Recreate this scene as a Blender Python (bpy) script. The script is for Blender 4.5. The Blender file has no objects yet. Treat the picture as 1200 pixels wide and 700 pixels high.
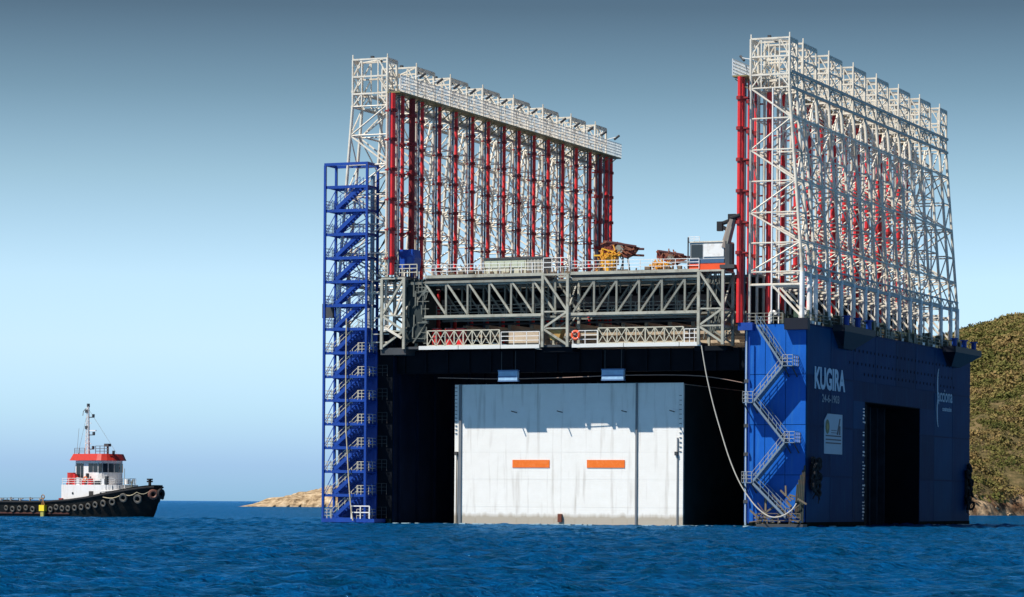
import bpy, math, random
import numpy as np
from mathutils import Vector, Matrix

R = math.radians
rnd = random.Random(7)
S = bpy.context.scene
C = S.collection

# ------------------------------------------------------------------ camera
cam = bpy.data.objects.new('camera', bpy.data.cameras.new('camera'))
C.objects.link(cam)
S.camera = cam
ROLL = R(0.4)
cam.location = (0, 0, 2.37)
cam.rotation_euler = (Matrix.Rotation(R(90), 3, 'X') @ Matrix.Rotation(ROLL, 3, 'Z')).to_euler()
cam.data.sensor_width = 36
cam.data.lens = 3530 / 1200 * 36
cam.data.shift_x = 0
cam.data.shift_y = (589.49 - 350) / 1200
cam.data.clip_start = 1
cam.data.clip_end = 60000

# ------------------------------------------------------------------ sky and sun
SUN_FROM = Vector((-.60, -.342, 1.0)).normalized()
elev = math.asin(SUN_FROM.z)
W = bpy.data.worlds.new('World')
S.world = W
W.use_nodes = True
n, l = W.node_tree.nodes, W.node_tree.links
sky = n.new('ShaderNodeTexSky')
sky.sky_type = 'NISHITA'
sky.sun_disc = False
sky.sun_elevation = elev
sky.sun_rotation = math.atan2(SUN_FROM.x, SUN_FROM.y)
geo = n.new('ShaderNodeNewGeometry')
sep = n.new('ShaderNodeSeparateXYZ')
vm = n.new('ShaderNodeVectorMath'); vm.operation = 'SCALE'; vm.inputs['Scale'].default_value = -1
l.new(geo.outputs['Incoming'], vm.inputs[0])
l.new(vm.outputs[0], sep.inputs[0])
mr = n.new('ShaderNodeMapRange')
mr.inputs['From Min'].default_value = 0
mr.inputs['From Max'].default_value = 0.5
l.new(sep.outputs['Z'], mr.inputs[0])
cr = n.new('ShaderNodeValToRGB')
stops = [(0.0006, (.275, .475, .80)), (.0119, (.262, .410, .735)), (.0289, (.300, .43, .65)), (.0515, (.35, .43, .575)),
         (.074, (.345, .41, .50)), (.1076, (.25, .30, .33)), (.1353, (.157, .194, .209)), (.1627, (.089, .1085, .1185)),
         (.24, (.045, .07, .105)), (.5, (.032, .055, .10))]
cr.color_ramp.elements[0].position = stops[0][0] * 2
cr.color_ramp.elements[0].color = stops[0][1] + (1,)
cr.color_ramp.elements[1].position = 1
cr.color_ramp.elements[1].color = stops[-1][1] + (1,)
for p, c in stops[1:-1]:
    e = cr.color_ramp.elements.new(p * 2)
    e.color = c + (1,)
l.new(mr.outputs[0], cr.inputs[0])
mul = n.new('ShaderNodeVectorMath'); mul.operation = 'MULTIPLY'
l.new(sky.outputs[0], mul.inputs[0]); l.new(cr.outputs[0], mul.inputs[1])
sc4 = n.new('ShaderNodeVectorMath'); sc4.operation = 'SCALE'; sc4.inputs['Scale'].default_value = 3.03
l.new(mul.outputs[0], sc4.inputs[0])
l.new(sc4.outputs[0], n['Background'].inputs[0])
n['Background'].inputs[1].default_value = 0.1

sd = bpy.data.lights.new('sun', 'SUN')
sd.energy = 5.0
sd.angle = R(0.5)
sd.color = (1, .95, .87)
sun = bpy.data.objects.new('sun', sd)
C.objects.link(sun)
sun.rotation_euler = SUN_FROM.to_track_quat('Z', 'Y').to_euler()
sun.location = (-200, -100, 300)

S.view_settings.view_transform = 'Standard'
S.view_settings.look = 'None'
S.view_settings.exposure = .4
S.view_settings.gamma = 1
S.cycles.max_bounces = 6

# ------------------------------------------------------------------ materials
MATS = {}


def mat(name, col, rough=.55, metal=0., var=.15, scale=.6, bump=0., rust=0., streak=False, spec=.4, rustcol=(.16, .06, .025), rscale=None):
    """painted or bare surface with object-space mottling, optional vertical rust runs"""
    if name in MATS:
        return MATS[name]
    m = bpy.data.materials.new(name)
    m.use_nodes = True
    nt = m.node_tree
    n, l = nt.nodes, nt.links
    b = n['Principled BSDF']
    b.inputs['Roughness'].default_value = rough
    b.inputs['Metallic'].default_value = metal
    b.inputs['Specular IOR Level'].default_value = spec
    tc = n.new('ShaderNodeTexCoord')
    nz = n.new('ShaderNodeTexNoise'); nz.inputs['Scale'].default_value = scale; nz.inputs['Detail'].default_value = 6
    l.new(tc.outputs['Object'], nz.inputs['Vector'])
    mx = n.new('ShaderNodeMix'); mx.data_type = 'RGBA'
    mx.inputs['A'].default_value = tuple(c * (1 - var) for c in col) + (1,)
    mx.inputs['B'].default_value = tuple(min(1, c * (1 + var)) for c in col) + (1,)
    l.new(nz.outputs['Fac'], mx.inputs['Factor'])
    out = mx.outputs['Result']
    if rust > 0:
        mp = n.new('ShaderNodeMapping')
        l.new(tc.outputs['Object'], mp.inputs['Vector'])
        k = rscale or 1.0
        mp.inputs['Scale'].default_value = (2.2 * k, 2.2 * k, .18 * k) if streak else (k, k, k)
        n2 = n.new('ShaderNodeTexNoise'); n2.inputs['Scale'].default_value = 1; n2.inputs['Detail'].default_value = 8
        n2.inputs['Roughness'].default_value = .65
        l.new(mp.outputs[0], n2.inputs['Vector'])
        r2 = n.new('ShaderNodeMapRange')
        r2.inputs['From Min'].default_value = .52; r2.inputs['From Max'].default_value = .72
        r2.inputs['To Max'].default_value = rust
        l.new(n2.outputs['Fac'], r2.inputs[0])
        m2 = n.new('ShaderNodeMix'); m2.data_type = 'RGBA'
        l.new(r2.outputs[0], m2.inputs['Factor'])
        l.new(out, m2.inputs['A'])
        m2.inputs['B'].default_value = rustcol + (1,)
        out = m2.outputs['Result']
    l.new(out, b.inputs['Base Color'])
    if bump > 0:
        bp = n.new('ShaderNodeBump'); bp.inputs['Strength'].default_value = bump; bp.inputs['Distance'].default_value = .1
        l.new(nz.outputs['Fac'], bp.inputs['Height'])
        l.new(bp.outputs[0], b.inputs['Normal'])
    MATS[name] = m
    return m


cream = mat('cream_steel', (.72, .66, .55), .55, var=.3, scale=.9, rust=.6, streak=False, rustcol=(.34, .22, .10), rscale=.8)
white_st = mat('white_steel', (.84, .82, .78), .5, var=.12, scale=.7, rust=.35, rustcol=(.3, .2, .1))
grey_st = mat('grey_steel', (.24, .24, .20), .5, var=.4, scale=.8, rust=.7, rustcol=(.14, .08, .04))
dark_st = mat('dark_steel', (.05, .055, .06), .6, var=.4, scale=.8, rust=.5, rustcol=(.12, .06, .03))
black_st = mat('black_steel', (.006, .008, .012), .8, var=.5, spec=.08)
red_st = mat('red_steel', (.72, .028, .03), .45, var=.3, scale=1.2, rust=.3, rustcol=(.12, .02, .02), rscale=1.5)
blue_st = mat('blue_steel', (.004, .050, .30), .5, var=.3, scale=.8, rust=.2, rustcol=(.03, .04, .08))
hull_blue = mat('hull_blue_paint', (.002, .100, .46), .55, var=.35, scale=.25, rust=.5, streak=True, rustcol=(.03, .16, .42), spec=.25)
hull_blue_shaded = [mat('hull_shaded_blue_%d' % i, c, .6, var=.3, scale=.25, rust=.6, streak=True, rustcol=(.002, .075, .17), spec=.03)
             for i, c in enumerate([(.0006, .025, .085), (.001, .034, .112), (.0015, .050, .140)])]  # darker copies of the hull blue, with the side's shade put into the colour
pipe_m = mat('pale_rope', (.55, .46, .30), .8, var=.15)
orange = mat('orange_paint', (.90, .17, .012), .6, var=.22, scale=3, rust=.35, rustcol=(.65, .3, .15), rscale=3)
yellow = mat('yellow_paint', (.78, .44, .03), .5, var=.25, scale=1.5, rust=.3)
rustred = mat('rust_red_paint', (.17, .03, .018), .6, var=.5, scale=2, rust=.4)
lettering = mat('pale_blue_lettering', (.42, .58, .72), .6, var=.1)
signwhite = mat('sign_white', (.34, .46, .56), .6, var=.08)
glass_d = mat('dark_glass', (.015, .02, .025), .08, var=.1, spec=.6)
black_rub = mat('black_rubber', (.018, .018, .02), .85, var=.4)
tyre_m = mat('weathered_tyre', (.10, .095, .085), .9, var=.5, scale=4)
tug_white = mat('tug_white_paint', (.74, .72, .70), .45, var=.08, rust=.35, streak=True, rustcol=(.35, .2, .12), rscale=2)
tug_red = mat('tug_red_paint', (.50, .03, .018), .45, var=.35, scale=3, rust=.5, rustcol=(.2, .02, .02), rscale=3)
tug_hull_m = mat('tug_black_hull', (.006, .007, .007), .6, var=.6, scale=1.2, rust=.4, rustcol=(.04, .022, .014), spec=.15)
tan_m = mat('boot_top_red', (.05, .014, .010), .7, var=.4)
pale_blue_m = mat('pale_blue_paint', (.30, .48, .66), .5, var=.3, scale=2)


# ------------------------------------------------------------------ mesh collector
class MB:
    def __init__(s):
        s.v = []; s.f = []

    def raw(s, vs, fs):
        o = len(s.v)
        s.v += [tuple(p) for p in vs]
        s.f += [tuple(i + o for i in f) for f in fs]
        return s

    def box(s, x0, x1, y0, y1, z0, z1):
        return s.raw([(x0, y0, z0), (x1, y0, z0), (x1, y1, z0), (x0, y1, z0), (x0, y0, z1), (x1, y0, z1), (x1, y1, z1), (x0, y1, z1)],
                     [(0, 3, 2, 1), (4, 5, 6, 7), (0, 1, 5, 4), (1, 2, 6, 5), (2, 3, 7, 6), (3, 0, 4, 7)])

    def tube(s, p, q, r, k=6, r2=None):
        p, q = Vector(p), Vector(q)
        d = q - p
        if d.length < 1e-6:
            return s
        d.normalize()
        a = d.cross(Vector((0, 0, 1)) if abs(d.z) < .9 else Vector((1, 0, 0))).normalized()
        b = d.cross(a)
        r2 = r if r2 is None else r2
        vs = []
        for c, rr in ((p, r), (q, r2)):
            for i in range(k):
                t = 2 * math.pi * (i + .5) / k
                vs.append(c + rr * (math.cos(t) * a + math.sin(t) * b))
        fs = [(i, (i + 1) % k, k + (i + 1) % k, k + i) for i in range(k)]
        fs += [tuple(range(k))[::-1], tuple(range(k, 2 * k))]
        return s.raw(vs, fs)

    def bar(s, p, q, w):
        return s.tube(p, q, w * .707, 4)

    def path(s, pts, r, k=6):
        for a, b in zip(pts[:-1], pts[1:]):
            s.tube(a, b, r, k)
        return s

    def torus(s, c, axis, R0, r, ku=14, kv=6):
        axis = Vector(axis).normalized()
        a = axis.cross(Vector((0, 0, 1)) if abs(axis.z) < .9 else Vector((1, 0, 0))).normalized()
        b = axis.cross(a)
        vs = []; fs = []
        for i in range(ku):
            t = 2 * math.pi * i / ku
            e = math.cos(t) * a + math.sin(t) * b
            for j in range(kv):
                u = 2 * math.pi * j / kv
                vs.append(Vector(c) + e * (R0 + r * math.cos(u)) + axis * r * math.sin(u))
        for i in range(ku):
            for j in range(kv):
                fs.append((i * kv + j, ((i + 1) % ku) * kv + j, ((i + 1) % ku) * kv + (j + 1) % kv, i * kv + (j + 1) % kv))
        return s.raw(vs, fs)

    def prism(s, poly, axis, a, b):
        """poly 2-D points extruded along axis 'x' or 'y' or 'z' from a to b"""
        def P(u, v, w):
            return {'x': (w, u, v), 'y': (u, w, v), 'z': (u, v, w)}[axis]
        k = len(poly)
        vs = [P(u, v, a) for u, v in poly] + [P(u, v, b) for u, v in poly]
        fs = [(i, (i + 1) % k, k + (i + 1) % k, k + i) for i in range(k)] + [tuple(range(k))[::-1], tuple(range(k, 2 * k))]
        return s.raw(vs, fs)

    def rail(s, p, q, h=1.1, step=1.5, r=.035, rails=3):
        p, q = Vector(p), Vector(q)
        L = (q - p).length
        k = max(1, int(round(L / step)))
        for i in range(k + 1):
            a = p.lerp(q, i / k)
            s.tube(a, a + Vector((0, 0, h)), r, 4)
        for j in range(1, rails + 1):
            dz = Vector((0, 0, h * j / rails))
            s.tube(p + dz, q + dz, r, 4)
        return s

    def mesh(s, name, m):
        me = bpy.data.meshes.new(name)
        me.from_pydata(s.v, [], s.f)
        me.update()
        if m:
            me.materials.append(m)
        return me

    def build(s, name, m, parent=None, loc=None):
        o = bpy.data.objects.new(name, s.mesh(name, m))
        C.objects.link(o)
        if parent:
            o.parent = parent
        if loc:
            o.location = loc
        return o


def tag(o, label=None, cat=None, group=None, kind=None):
    if label: o['label'] = label
    if cat: o['category'] = cat
    if group: o['group'] = group
    if kind: o['kind'] = kind
    return o


def recalc(o):
    import bmesh
    bm = bmesh.new(); bm.from_mesh(o.data)
    bmesh.ops.recalc_face_normals(bm, faces=bm.faces)
    bm.to_mesh(o.data); bm.free()


def share(o, parent=None, loc=None, m=None):
    c = o.copy()
    C.objects.link(c)
    c.parent = parent if parent is not None else o.parent
    if loc is not None:
        c.location = loc
    return c


# dock frame: origin at the waterline of the front right corner of the right hull
AD = R(23)
D0 = 315.
P0 = Vector((0.0975 * D0, D0, 0))
MD = Matrix.Translation(P0) @ Matrix.Rotation(-AD, 4, 'Z')


def empty(name, loc, rz=0):
    o = bpy.data.objects.new(name, None)
    C.objects.link(o)
    o.location = loc
    o.rotation_euler = (0, 0, rz)
    o.empty_display_size = 1
    return o


def dthing(name, label, cat, loc, group=None):
    return tag(empty(name, MD @ Vector(loc), -AD), label, cat, group)


def dsingle(mb, name, m, label, cat, loc, group=None):
    o = mb.build(name, m)
    o.location = MD @ Vector(loc)
    o.rotation_euler = (0, 0, -AD)
    return tag(o, label, cat, group)


def text_mesh(txt, size, depth, name, m, parent, M, sx=1., bold=0.):
    cu = bpy.data.curves.new(name, 'FONT')
    cu.body = txt; cu.size = size; cu.extrude = depth; cu.offset = bold
    cu.resolution_u = 3
    t = bpy.data.objects.new('tmp_text', cu)
    C.objects.link(t)
    bpy.context.view_layer.update()
    me = bpy.data.meshes.new_from_object(t.evaluated_get(bpy.context.evaluated_depsgraph_get()))
    bpy.data.objects.remove(t)
    me.transform(M @ Matrix.Diagonal((sx, 1, 1, 1)))
    me.materials.clear(); me.materials.append(m)
    me.name = name
    o = bpy.data.objects.new(name, me)
    C.objects.link(o); o.parent = parent
    return o


# ================================================================== SEA
def build_sea():
    def axis(core, outer):
        return np.concatenate([-np.array(outer[::-1]), core, np.array(outer)])
    ys = [30.]
    while ys[-1] < 470:
        ys.append(ys[-1] + max(.22, ys[-1] * .0042))
    yc = np.array(ys)
    far = [500, 560, 650, 800, 1100, 1800, 3500, 8000, 20000, 45000]
    near = [-40000, -5000, -800, -100, 0, 15]
    Y = np.concatenate([near, yc, far])
    xs = np.arange(-80, 80.01, .3)
    xo = [83, 90, 115, 150, 250, 500, 1500, 6000, 40000]
    X = np.concatenate([-np.array(xo[::-1], float), xs, np.array(xo, float)])
    XX, YY = np.meshgrid(X, Y)
    r = np.random.RandomState(5)
    Z = np.zeros_like(XX)
    for i in range(64):
        lam = .6 * (4.2 / .6) ** (r.rand()) if i < 54 else 5 + 7 * r.rand()
        th = R(-62) + r.randn() * .55
        k = 2 * math.pi / lam
        a = .021 * lam ** .6 if lam < 5 else .03 * (.6 + .8 * r.rand())
        ph = r.rand() * 6.28
        c = np.cos(k * (math.cos(th) * XX + math.sin(th) * YY) + ph)
        Z += a * .55 * (c + .25 * np.cos(2 * np.arccos(np.clip(c, -1, 1))))
    gust = .85 + .3 * np.sin(XX * .05 + YY * .021 + 1) * np.sin(YY * .034 - XX * .02) + .25 * np.sin(XX * .21 + YY * .06) * np.sin(YY * .11 - XX * .07 + 2)
    Z *= gust
    fx = np.clip((80 - np.abs(XX)) / 12, 0, 1)
    fy = np.clip((YY - 30) / 12, 0, 1) * np.clip((470 - YY) / 120, 0, 1)
    Z *= fx * fy
    ny, nx = XX.shape
    v = np.stack([XX, YY, Z], -1).reshape(-1, 3)
    idx = np.arange(ny * nx).reshape(ny, nx)
    f = np.stack([idx[:-1, :-1], idx[:-1, 1:], idx[1:, 1:], idx[1:, :-1]], -1).reshape(-1, 4)
    me = bpy.data.meshes.new('sea')
    me.vertices.add(len(v)); me.vertices.foreach_set('co', v.astype(np.float32).ravel())
    me.loops.add(f.size); me.loops.foreach_set('vertex_index', f.ravel().astype(np.int32))
    me.polygons.add(len(f)); me.polygons.foreach_set('loop_start', np.arange(0, f.size, 4, dtype=np.int32))
    me.polygons.foreach_set('use_smooth', np.ones(len(f), bool))
    me.update(calc_edges=True)
    m = bpy.data.materials.new('sea_water')
    m.use_nodes = True
    n, l = m.node_tree.nodes, m.node_tree.links
    b = n['Principled BSDF']
    b.inputs['Roughness'].default_value = .6
    b.inputs['Specular IOR Level'].default_value = 0
    tc = n.new('ShaderNodeTexCoord')
    # water body colour varies in patches, contrast raised to imitate light and dark ripples
    nz = n.new('ShaderNodeTexNoise'); nz.inputs['Scale'].default_value = .5; nz.inputs['Detail'].default_value = 6; nz.inputs['Roughness'].default_value = .7
    l.new(tc.outputs['Object'], nz.inputs['Vector'])
    mx = n.new('ShaderNodeMix'); mx.data_type = 'RGBA'
    mx.inputs['A'].default_value = (.0006, .046, .095, 1)
    mx.inputs['B'].default_value = (.0014, .112, .33, 1)
    mr_ = n.new('ShaderNodeMapRange'); mr_.inputs['From Min'].default_value = .36; mr_.inputs['From Max'].default_value = .64
    l.new(nz.outputs['Fac'], mr_.inputs[0])
    l.new(mr_.outputs[0], mx.inputs['Factor'])
    l.new(mx.outputs['Result'], b.inputs['Base Color'])
    # ripples: two scales of stretched noise
    def noise(scale, st, det):
        mp = n.new('ShaderNodeMapping'); mp.inputs['Scale'].default_value = st
        mp.inputs['Rotation'].default_value = (0, 0, R(24))
        l.new(tc.outputs['Object'], mp.inputs['Vector'])
        q = n.new('ShaderNodeTexNoise'); q.inputs['Scale'].default_value = scale; q.inputs['Detail'].default_value = det
        q.inputs['Roughness'].default_value = .6
        l.new(mp.outputs[0], q.inputs['Vector'])
        return q
    a1 = noise(4.2, (.75, 1.1, 1), 5)
    b1 = n.new('ShaderNodeBump'); b1.inputs['Strength'].default_value = 1; b1.inputs['Distance'].default_value = .55
    l.new(a1.outputs['Fac'], b1.inputs['Height'])
    a2 = noise(.34, (.6, 1.3, 1), 4)
    b2 = n.new('ShaderNodeBump'); b2.inputs['Strength'].default_value = 1; b2.inputs['Distance'].default_value = 1.3
    l.new(a2.outputs['Fac'], b2.inputs['Height'])
    l.new(b1.outputs[0], b2.inputs['Normal'])
    l.new(b2.outputs[0], b.inputs['Normal'])
    # ruffled surface: sky reflection limited, because the wave faces turned to the viewer show mostly water body
    gl = n.new('ShaderNodeBsdfGlossy'); gl.inputs['Roughness'].default_value = .06
    gl.inputs['Color'].default_value = (.24, .56, .94, 1)  # blue tint stands in for reflections of the darker sky higher up
    l.new(b2.outputs[0], gl.inputs['Normal'])
    fr = n.new('ShaderNodeFresnel'); fr.inputs['IOR'].default_value = 1.33
    l.new(b2.outputs[0], fr.inputs['Normal'])
    rm = n.new('ShaderNodeMapRange'); rm.inputs['From Min'].default_value = .02; rm.inputs['From Max'].default_value = .62
    rm.inputs['To Min'].default_value = .02; rm.inputs['To Max'].default_value = 1.0
    l.new(fr.outputs[0], rm.inputs[0])
    ms = n.new('ShaderNodeMixShader')
    l.new(rm.outputs[0], ms.inputs[0]); l.new(b.outputs[0], ms.inputs[1]); l.new(gl.outputs[0], ms.inputs[2])
    l.new(ms.outputs[0], n['Material Output'].inputs['Surface'])
    me.materials.append(m)
    o = bpy.data.objects.new('sea', me)
    C.objects.link(o)
    tag(o, 'choppy deep blue sea water reaching to the horizon', kind='structure')


build_sea()


# ================================================================== LAND
def vnoise(x, y, seed=0):
    r = np.random.RandomState(seed)
    T = r.rand(256, 256)
    def s(x, y):
        xi = np.floor(x).astype(int); yi = np.floor(y).astype(int)
        fx = x - xi; fy = y - yi
        fx = fx * fx * (3 - 2 * fx); fy = fy * fy * (3 - 2 * fy)
        g = lambda a, b: T[a % 256, b % 256]
        return (g(xi, yi) * (1 - fx) + g(xi + 1, yi) * fx) * (1 - fy) + (g(xi, yi + 1) * (1 - fx) + g(xi + 1, yi + 1) * fx) * fy
    t = 0; a = 1
    for i in range(5):
        t = t + a * (s(x, y) - .5); x = x * 2.03 + 11.3; y = y * 2.03 + 5.7; a *= .5
    return t


def hill_h(x, y):
    x = np.asarray(x, float); y = np.asarray(y, float)
    shore = 770 + (x - 119) * .95 + 9 * vnoise(x / 22., y * 0 + 3.3, 3)
    d = y - shore
    top = 58 + (x - 138) * .34 + 4 * vnoise(x / 30., y * 0, 9)
    top = np.clip(top, 0, 150)
    left = np.clip((x - 60) / 75., 0, 1) ** .7
    left = left * left * (3 - 2 * left)
    up = 1 - np.exp(-np.clip(d, 0, None) / 115.)
    cliff = 3.4 * np.clip(d / 7., 0, 1) ** .6
    z = np.where(d > 0, (cliff + (top * 1.03 - 5) * up * left + (3.2 * vnoise(x / 26., y / 26., 1) + 1.0 * vnoise(x / 5., y / 5., 2)) * np.clip(d / 8, 0, 1)), -2 + d * .1)
    return np.where(d > 0, np.maximum(z, .2), np.maximum(z, -6))


def ground_mat(name, c1, c2, c3, sc, bs):
    m = bpy.data.materials.new(name)
    m.use_nodes = True
    n, l = m.node_tree.nodes, m.node_tree.links
    b = n['Principled BSDF']; b.inputs['Roughness'].default_value = .95; b.inputs['Specular IOR Level'].default_value = .1
    tc = n.new('ShaderNodeTexCoord')
    a = n.new('ShaderNodeTexNoise'); a.inputs['Scale'].default_value = sc; a.inputs['Detail'].default_value = 9; a.inputs['Roughness'].default_value = .65
    l.new(tc.outputs['Object'], a.inputs['Vector'])
    r = n.new('ShaderNodeValToRGB')
    r.color_ramp.elements[0].position = .36; r.color_ramp.elements[0].color = c1 + (1,)
    r.color_ramp.elements[1].position = .66; r.color_ramp.elements[1].color = c3 + (1,)
    e = r.color_ramp.elements.new(.5); e.color = c2 + (1,)
    l.new(a.outputs['Fac'], r.inputs[0])
    l.new(r.outputs[0], b.inputs['Base Color'])
    bp = n.new('ShaderNodeBump'); bp.inputs['Strength'].default_value = 1; bp.inputs['Distance'].default_value = bs
    l.new(a.outputs['Fac'], bp.inputs['Height']); l.new(bp.outputs[0], b.inputs['Normal'])
    return m


def grid_obj(name, X, Y, H, m, kind, label):
    XX, YY = np.meshgrid(X, Y)
    ZZ = H(XX, YY)
    ny, nx = XX.shape
    v = np.stack([XX, YY, ZZ], -1).reshape(-1, 3)
    idx = np.arange(ny * nx).reshape(ny, nx)
    f = np.stack([idx[:-1, :-1], idx[:-1, 1:], idx[1:, 1:], idx[1:, :-1]], -1).reshape(-1, 4)
    me = bpy.data.meshes.new(name)
    me.from_pydata(v.tolist(), [], f.tolist())
    me.materials.append(m)
    o = bpy.data.objects.new(name, me)
    C.objects.link(o)
    return tag(o, label, kind=kind)


soil = ground_mat('dry_hillside_soil', (.06, .055, .025), (.12, .095, .042), (.22, .155, .08), .3, 1.2)
nt = soil.node_tree
g_ = nt.nodes.new('ShaderNodeNewGeometry'); s_ = nt.nodes.new('ShaderNodeSeparateXYZ'); nt.links.new(g_.outputs['Position'], s_.inputs[0])
q_ = nt.nodes.new('ShaderNodeTexNoise'); q_.inputs['Scale'].default_value = .12; q_.inputs['Detail'].default_value = 8; nt.links.new(g_.outputs['Position'], q_.inputs['Vector'])
m_ = nt.nodes.new('ShaderNodeMath'); m_.operation = 'MULTIPLY_ADD'; m_.inputs[1].default_value = -9; nt.links.new(q_.outputs['Fac'], m_.inputs[0]); nt.links.new(s_.outputs['Z'], m_.inputs[2])
k_ = nt.nodes.new('ShaderNodeMapRange'); k_.inputs['From Min'].default_value = .5; k_.inputs['From Max'].default_value = 2.5; k_.inputs['To Min'].default_value = 1; k_.inputs['To Max'].default_value = 0
nt.links.new(m_.outputs[0], k_.inputs[0])
c_ = nt.nodes.new('ShaderNodeValToRGB'); c_.color_ramp.elements[0].position = .4; c_.color_ramp.elements[0].color = (.14, .075, .04, 1); c_.color_ramp.elements[1].position = .62; c_.color_ramp.elements[1].color = (.60, .42, .25, 1)
q2_ = nt.nodes.new('ShaderNodeTexNoise'); q2_.inputs['Scale'].default_value = .22; q2_.inputs['Detail'].default_value = 8; nt.links.new(g_.outputs['Position'], q2_.inputs['Vector']); nt.links.new(q2_.outputs['Fac'], c_.inputs[0])
x_ = nt.nodes.new('ShaderNodeMix'); x_.data_type = 'RGBA'
old = [l_ for l_ in nt.links if l_.to_socket == nt.nodes['Principled BSDF'].inputs['Base Color']][0].from_socket
nt.links.new(k_.outputs[0], x_.inputs['Factor']); nt.links.new(old, x_.inputs['A']); nt.links.new(c_.outputs[0], x_.inputs['B']); nt.links.new(x_.outputs['Result'], nt.nodes['Principled BSDF'].inputs['Base Color'])
grid_obj('hill', np.arange(40, 420, 2.5), np.concatenate([np.arange(640, 960, 2.5), np.arange(960, 1250, 8)]), hill_h, soil, 'structure',
         'dry brown scrub covered hill rising from the shore behind the dock')


def leaf_mat(name, cols):
    m = bpy.data.materials.new(name)
    m.use_nodes = True
    n, l = m.node_tree.nodes, m.node_tree.links
    b = n['Principled BSDF']; b.inputs['Roughness'].default_value = .8; b.inputs['Specular IOR Level'].default_value = .15
    tc = n.new('ShaderNodeTexCoord')
    a = n.new('ShaderNodeTexNoise'); a.inputs['Scale'].default_value = .09; a.inputs['Detail'].default_value = 8; a.inputs['Roughness'].default_value = .7
    l.new(tc.outputs['Object'], a.inputs['Vector'])
    r = n.new('ShaderNodeValToRGB')
    r.color_ramp.interpolation = 'LINEAR'
    r.color_ramp.elements[0].position = .34; r.color_ramp.elements[0].color = cols[0] + (1,)
    r.color_ramp.elements[1].position = .68; r.color_ramp.elements[1].color = cols[-1] + (1,)
    for i, c in enumerate(cols[1:-1]):
        e = r.color_ramp.elements.new(.34 + .34 * (i + 1) / (len(cols) - 1)); e.color = c + (1,)
    l.new(a.outputs['Fac'], r.inputs[0]); l.new(r.outputs[0], b.inputs['Base Color'])
    return m


def scrub():
    r = np.random.RandomState(3)
    N = 21000
    y = 760 + r.rand(N) ** .85 * 480
    x = y * (.118 + r.rand(N) * .105)
    h = hill_h(x, y)
    keep = (h > 3.6) & (vnoise(x / 7., y / 15., 8) > -.36)
    x, y, h = x[keep], y[keep], h[keep]
    K = 46
    n = len(x)
    rad = (.75 + 2.1 * r.rand(n) ** 2.5) * (.8 + .5 * (vnoise(x / 25., y / 25., 12) + .5))
    d = r.randn(n, K, 3); d /= np.linalg.norm(d, axis=2, keepdims=True)
    d[:, :, 2] = np.abs(d[:, :, 2]) * .85
    rr = (.55 + .5 * r.rand(n, K, 1))
    c = np.stack([x, y, h - .2], -1)[:, None, :] + d * rr * rad[:, None, None]
    c = c.reshape(-1, 3)
    sz = (.14 + .24 * r.rand(len(c), 1)) * np.repeat(rad, K)[:, None] * .62
    nrm = d.reshape(-1, 3) + r.randn(len(c), 3) * .45
    nrm /= np.linalg.norm(nrm, axis=1, keepdims=True)
    a = np.cross(nrm, r.randn(len(c), 3)); a /= np.linalg.norm(a, axis=1, keepdims=True)
    b = np.cross(nrm, a)
    V = np.stack([c - a * sz, c + b * sz * .7, c + a * sz, c - b * sz * .7], 1).reshape(-1, 3)
    f = np.arange(len(V)).reshape(-1, 4)
    me = bpy.data.meshes.new('hillside_scrub')
    me.vertices.add(len(V)); me.vertices.foreach_set('co', V.astype(np.float32).ravel())
    me.loops.add(f.size); me.loops.foreach_set('vertex_index', f.ravel().astype(np.int32))
    me.polygons.add(len(f)); me.polygons.foreach_set('loop_start', np.arange(0, f.size, 4, dtype=np.int32))
    me.update(calc_edges=True)
    me.materials.append(leaf_mat('dry_scrub_leaves', [(.045, .055, .014), (.085, .090, .020), (.15, .13, .040), (.23, .155, .062), (.11, .105, .028)]))
    o = bpy.data.objects.new('hillside_scrub', me)
    C.objects.link(o)
    tag(o, 'olive and brown scrub bushes covering the hillside', 'scrub', kind='stuff')


scrub()

rock_m = ground_mat('tan_rock', (.17, .10, .06), (.42, .29, .17), (.56, .42, .27), .35, .5)


def rock_mesh(seed, sx, sy, sz):
    r = np.random.RandomState(seed)
    import bmesh
    bm = bmesh.new()
    bmesh.ops.create_icosphere(bm, subdivisions=2, radius=1)
    for v in bm.verts:
        k = 1 + .35 * (r.rand() - .5)
        v.co = Vector((round(v.co.x * 2.2) / 2.2 * .5 + v.co.x * .5, v.co.y, round(v.co.z * 2) / 2 * .5 + v.co.z * .5)) * k
        v.co.x *= sx; v.co.y *= sy; v.co.z *= sz
    me = bpy.data.meshes.new('shore_rock')
    bm.to_mesh(me); bm.free()
    me.materials.append(rock_m)
    return me


rocks = [rock_mesh(i, 1.8 + .5 * (i % 3), 1.6, 1.0 + .25 * (i % 2)) for i in range(5)]
rr = random.Random(11)
ORD = ['first', 'second', 'third', 'fourth', 'fifth', 'sixth', 'seventh', 'eighth', 'ninth', 'tenth', 'eleventh', 'twelfth', 'thirteenth', 'fourteenth']
for i in range(14):
    x = 117 + i * 2.9 + rr.uniform(-.8, .8)
    ysh = 770 + (x - 119) * .95
    off = rr.uniform(-3, 5)
    o = bpy.data.objects.new('shore_rock', rocks[i % 5])
    C.objects.link(o)
    s_ = rr.uniform(.6, 1.7)
    o.scale = (s_, s_, s_)
    o.location = (x, ysh + off, .3 + max(0, off) * .45)
    o.rotation_euler = (rr.uniform(-.2, .2), rr.uniform(-.2, .2), rr.uniform(0, 6))
    tag(o, '%s tan boulder on the waterline under the scrub hill, counted from the dock' % ORD[i], 'rock', 'boulders along the foot of the hill')


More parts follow.
